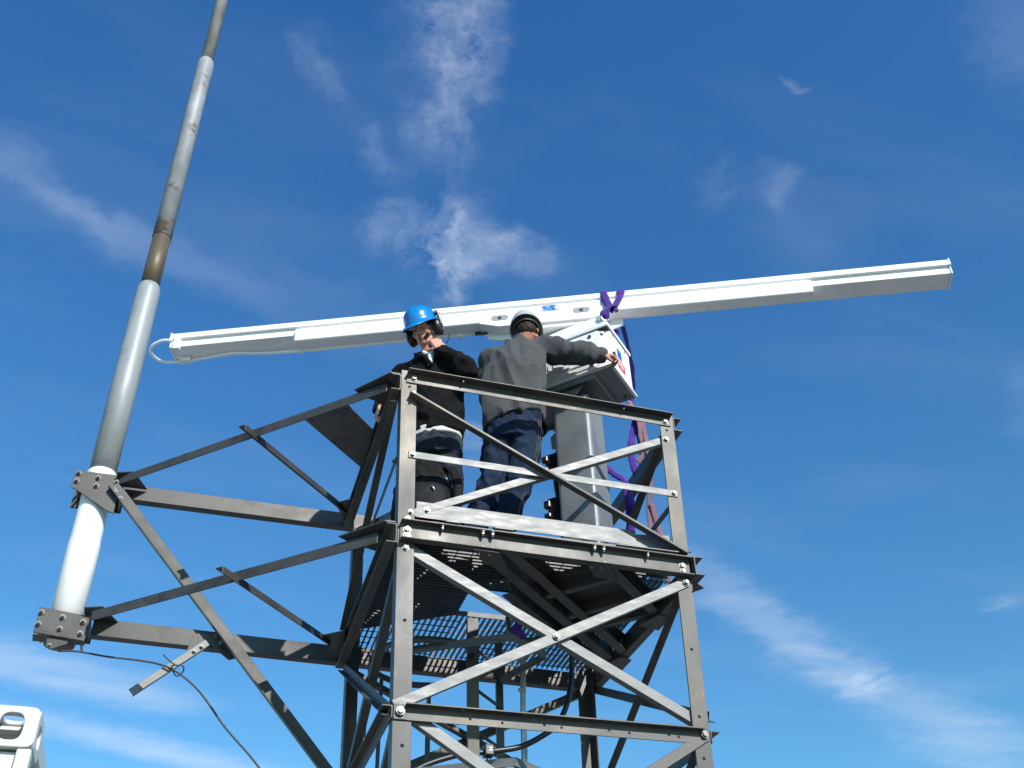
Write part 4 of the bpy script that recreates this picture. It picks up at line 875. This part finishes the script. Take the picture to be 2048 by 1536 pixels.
jn = trousers('jeans', [(V(-.115, -.645, .90), .205, .150, Lx2, Ly2), (V(-.108, -.65, 1.0), .208, .152, Lx2, Ly2), (V(-.105, -.65, 1.12), .205, .150, TX, Ly2)],
         [[(V(-.205, -.615, .92), .112), (V(-.245, -.61, .66), .092), (V(-.315, -.60, .42), .085), (V(-.40, -.56, .20), .082), (V(-.41, -.55, .12), .084)], [(V(-.025, -.685, .94), .115), (V(-.065, -.68, .66), .096), (V(-.140, -.66, .42), .088), (V(-.20, -.64, .20), .084), (V(-.21, -.63, .12), .086)]], 'jeans', pb, 9)
shoe('shoe', V(-.41, -.55, .034), (.2, 1, 0), pb); shoe('shoe', V(-.21, -.62, .034), (.5, 1, 0), pb)
bj = BVHTree.FromPolygons([v.co.copy() for v in jn.data.vertices], [tuple(p.vertices) for p in jn.data.polygons])
def surf_line(pts, r_, nm, m, sub=8, seg=6):
    P = []
    for p in catmull(pts, sub):
        h_ = bj.ray_cast(Vector((p.x, -1.5, p.z)), V(0, 1, 0))
        if h_[0]: P.append(h_[0] + V(0, -.001, 0))
    if len(P) > 2: mb = MB(); mb.ring_tube(P, r_, seg); build(mb, nm, m, jn)
surf_line([V(.055, 0, 1.06), V(.045, 0, .90), V(.015, 0, .72), V(.0, 0, .60)], .0028, 'side_seam', 'stitch')
surf_line([V(.035, 0, 1.06), V(.025, 0, .90), V(-.005, 0, .72)], .0018, 'side_seam', 'stitch')
surf_line([V(-.115, 0, 1.06), V(-.085, 0, .99), V(-.035, 0, .975), V(.015, 0, 1.05)], .0022, 'pocket_stitching', 'stitch')
surf_line([V(-.07, 0, .46), V(-.10, 0, .40), V(-.115, 0, .30), V(-.13, 0, .2)], .0025, 'side_seam', 'stitch')
# tool in his right hand
tl = empty('hand_tool', (.60, -.92, 1.60)); tag(tl, 'dark hand tool gripped in the fist at the gearbox corner', 'tool')
mb = MB(); mb.cone(V(.600, -.915, 1.660), .013, V(.607, -.925, 1.575), .014, 12); mb.cone(V(.607, -.925, 1.575), .014, V(.585, -.925, 1.555), .012, 12); link('tool_handle', remesh(mb, 'tool_handle', .005, 2), 'muff', tl)

# ---- backpack
bp = empty('backpack', (-.75, -.74, .034)); tag(bp, 'black backpack with grey panels standing by the toe board behind the corner post', 'backpack')
mb = MB(); BX, BY = V(.98, -.17, 0), V(.17, .98, 0); bc0 = V(-.755, -.725, 0)
mb.loft([(bc0 + Z*.04, .175, .10, BX, BY), (bc0 + Z*.10, .195, .115, BX, BY), (bc0 + Z*.30, .195, .115, BX, BY), (bc0 + V(.01, 0, .45), .180, .105, BX, BY), (bc0 + V(.015, .0, .55), .135, .085, BX, BY), (bc0 + V(.02, 0, .585), .07, .05, BX, BY)], 26)
link('bag', remesh(mb, 'bag', .009, 3, .016, (9, 9, 9), 8), 'pack', bp)
mb = MB(); mb.loft([(bc0 - BY*.085 + Z*.08 + BX*.03, .12, .055, BX, BY), (bc0 - BY*.095 + Z*.25 + BX*.03, .125, .06, BX, BY), (bc0 - BY*.085 + Z*.36 + BX*.03, .10, .04, BX, BY)], 22)
link('front_pocket', remesh(mb, 'front_pocket', .008, 3, .008, (9, 9, 9), 2), 'packgrey', bp)
mb = MB(); ribbon(mb, [bc0 + V(.10, -.02, .56), bc0 + V(.17, -.08, .52), bc0 + V(.205, -.11, .38), bc0 + V(.20, -.10, .20), bc0 + V(.16, -.09, .10)], .06, BX, .012, .0, 8, .1, 31); build(mb, 'shoulder_strap', 'pack', bp)
mb = MB(); ribbon(mb, [bc0 + V(-.04, -.02, .575), bc0 + V(-.01, -.03, .63), bc0 + V(.05, -.03, .635), bc0 + V(.09, -.02, .575)], .03, BY, .010, 0, 8, .1, 33); build(mb, 'grab_handle', 'pack', bp)
for (a, z_) in ((.055, .33), (.135, .43)):
    mb = MB(); p = bc0 + BX*a - BY*(.150 if a < .1 else .118) + Z*z_; mb.cone(p, .007, p + V(.012, -.004, -.028), .006, 8); build(mb, 'zip_pull', 'silver', bp)

# ------------------------------------------------------------------ shipping container
CX, CY, CT = -2.415, -2.615, CAM.z + 1.364
K_ = 1/.88; CL, CWd = 6.06*K_, 2.44*K_
ct = empty('shipping_container', (CX-CWd/2, CY+CL/2, GZ)); tag(ct, 'white steel shipping container with slotted corner casting below the mast', 'shipping container')
def holed(mb, c, ux, uy, w_, h_, t, rx, ry, off=(0, 0), n_=64):
    """rectangular plate with an oval hole, thickness t along ux x uy"""
    c = Vector(c); nn = ux.cross(uy).normalized(); out_, inn = [], []
    for k in range(n_):
        a = 2*math.pi*(k+.5)/n_; cs, sn = math.cos(a), math.sin(a); qq = (abs(cs)**7 + abs(sn)**7)**(-1/7); out_.append((cs*qq*w_/2, sn*qq*h_/2))
        e = 3.0; q = (abs(cs)**e + abs(sn)**e)**(-1/e); inn.append((cs*rx*q + off[0], sn*ry*q + off[1]))
    vs = [c + ux*a + uy*b - nn*t/2 for a, b in out_+inn] + [c + ux*a + uy*b + nn*t/2 for a, b in out_+inn]; fs = []
    for k in range(n_):
        j = (k+1) % n_; fs += [(k, j, n_+j, n_+k), (2*n_+k, 3*n_+k, 3*n_+j, 2*n_+j), (n_+k, n_+j, 3*n_+j, 3*n_+k), (k, 2*n_+k, 2*n_+j, j)]
    mb.faces(vs, fs)
cw, chh, cdp = .184, .134, .202
for (sx, yy, ys) in ((0, CY, 1), (-1, CY, 1), (0, CY+CL, -1), (-1, CY+CL, -1)):
    x1 = CX if sx == 0 else CX - CWd + cw; c_ = V(x1 - cw/2, yy + ys*cdp/2, CT - chh/2); xo = 1 if sx == 0 else -1
    mb = MB(); t = .014
    holed(mb, c_ - Y*ys*(cdp/2-t/2), X, Z, cw, chh, t, .038, .045, (.010*xo, .0)); holed(mb, c_ + X*xo*(cw/2-t/2), Y, Z, cdp-2*t, chh-.004, t, .044, .034); holed(mb, c_ + Z*(chh/2-t/2-.0), X, Y, cw-2*t, cdp-2*t, t, .034, .040)
    mb.box(c_ - Z*(chh/2-t/2), (cw-2*t, cdp-2*t, t)); mb.box(c_ + Y*ys*(cdp/2-t/2), (cw-2*t, t, chh-.002)); mb.box(c_ - X*xo*(cw/2-t/2), (t, cdp-2*t, chh-.002))
    build(mb, 'corner_casting', 'container', ct, .002)
for x1 in (CX-.012, CX-CWd+.012):
    for yy in (CY+.034, CY+CL-.034):
        mb = MB(); zt = CT-chh-.002; mb.box((x1 - (.012 if x1 > CX-1 else -.012), yy, (zt+GZ)/2), (.046, .06, zt-GZ)); build(mb, 'corner_post', 'container', ct, .008, 3)
mb = MB(); mb.box((CX-CWd/2, CY+.075, CT-chh+.03), (CWd-2*cw-.004, .06, .10)); mb.box((CX-CWd/2, CY+.055, CT-chh-.035), (CWd-.10, .05, .055)); build(mb, 'top_rail', 'container', ct, .004, 2)
mb = MB(); mb.box((CX-CWd/2, CY+.085, (CT-chh+GZ)/2-.03), (CWd-.10, .02, CT-chh-GZ-.08)); pn = build(mb, 'end_panel', 'container', ct)
mb = MB(); zt = CT-chh-.075
for (xa, xb) in ((CX-.065, CX-.115), (CX-1.30, CX-1.36), (CX-1.41, CX-1.47)): mb.box(((xa+xb)/2, CY+.068, (zt+GZ)/2), (.05, .014, zt-GZ-.02))
mb.box((CX-.70, CY+.068, zt-.035), (1.30-.14, .013, .05)); build(mb, 'panel_frame', 'container', ct, .003)
mb = MB()  # corrugated side
ys_ = []; y = CY+.11; k = 0
prof = []; 
while y < CY+CL-.10:
    prof += [(y, 0), (y+.08, 0), (y+.16, .040), (y+.24, .040)]; y += .32
for sgn, xx in ((1, CX-.012), (-1, CX-CWd+.012)):
    vs = []; fs = []
    for (yy, d_) in prof: vs += [V(xx - sgn*(d_+.01), yy, CT-.10), V(xx - sgn*(d_+.01), yy, GZ+.15)]
    for i in range(len(prof)-1): fs.append((2*i, 2*i+2, 2*i+3, 2*i+1))
    mb = MB(); mb.faces(vs, fs); build(mb, 'side_panel', 'container', ct)
    mb = MB(); mb.box((xx - sgn*.022, CY+CL/2, CT-.060), (.06, CL-2*cdp, .07)); mb.box((xx - sgn*.022, CY+CL/2, GZ+.10), (.06, CL-2*cdp, .14)); build(mb, 'side_rail', 'container', ct, .003)
mb = MB(); mb.box((CX-CWd/2, CY+CL/2, CT-.03), (CWd-.12, CL-.26, .012)); build(mb, 'roof', 'container', ct)

# ------------------------------------------------------------------ to metres
done = set()
for o in bpy.data.objects:
    if o.type == 'MESH' and o.data.name not in done:
        done.add(o.data.name); o.data.transform(Matrix.Scale(SC, 4))
    if o.type in ('MESH', 'EMPTY'): o.location = Vector(o.location)*SC
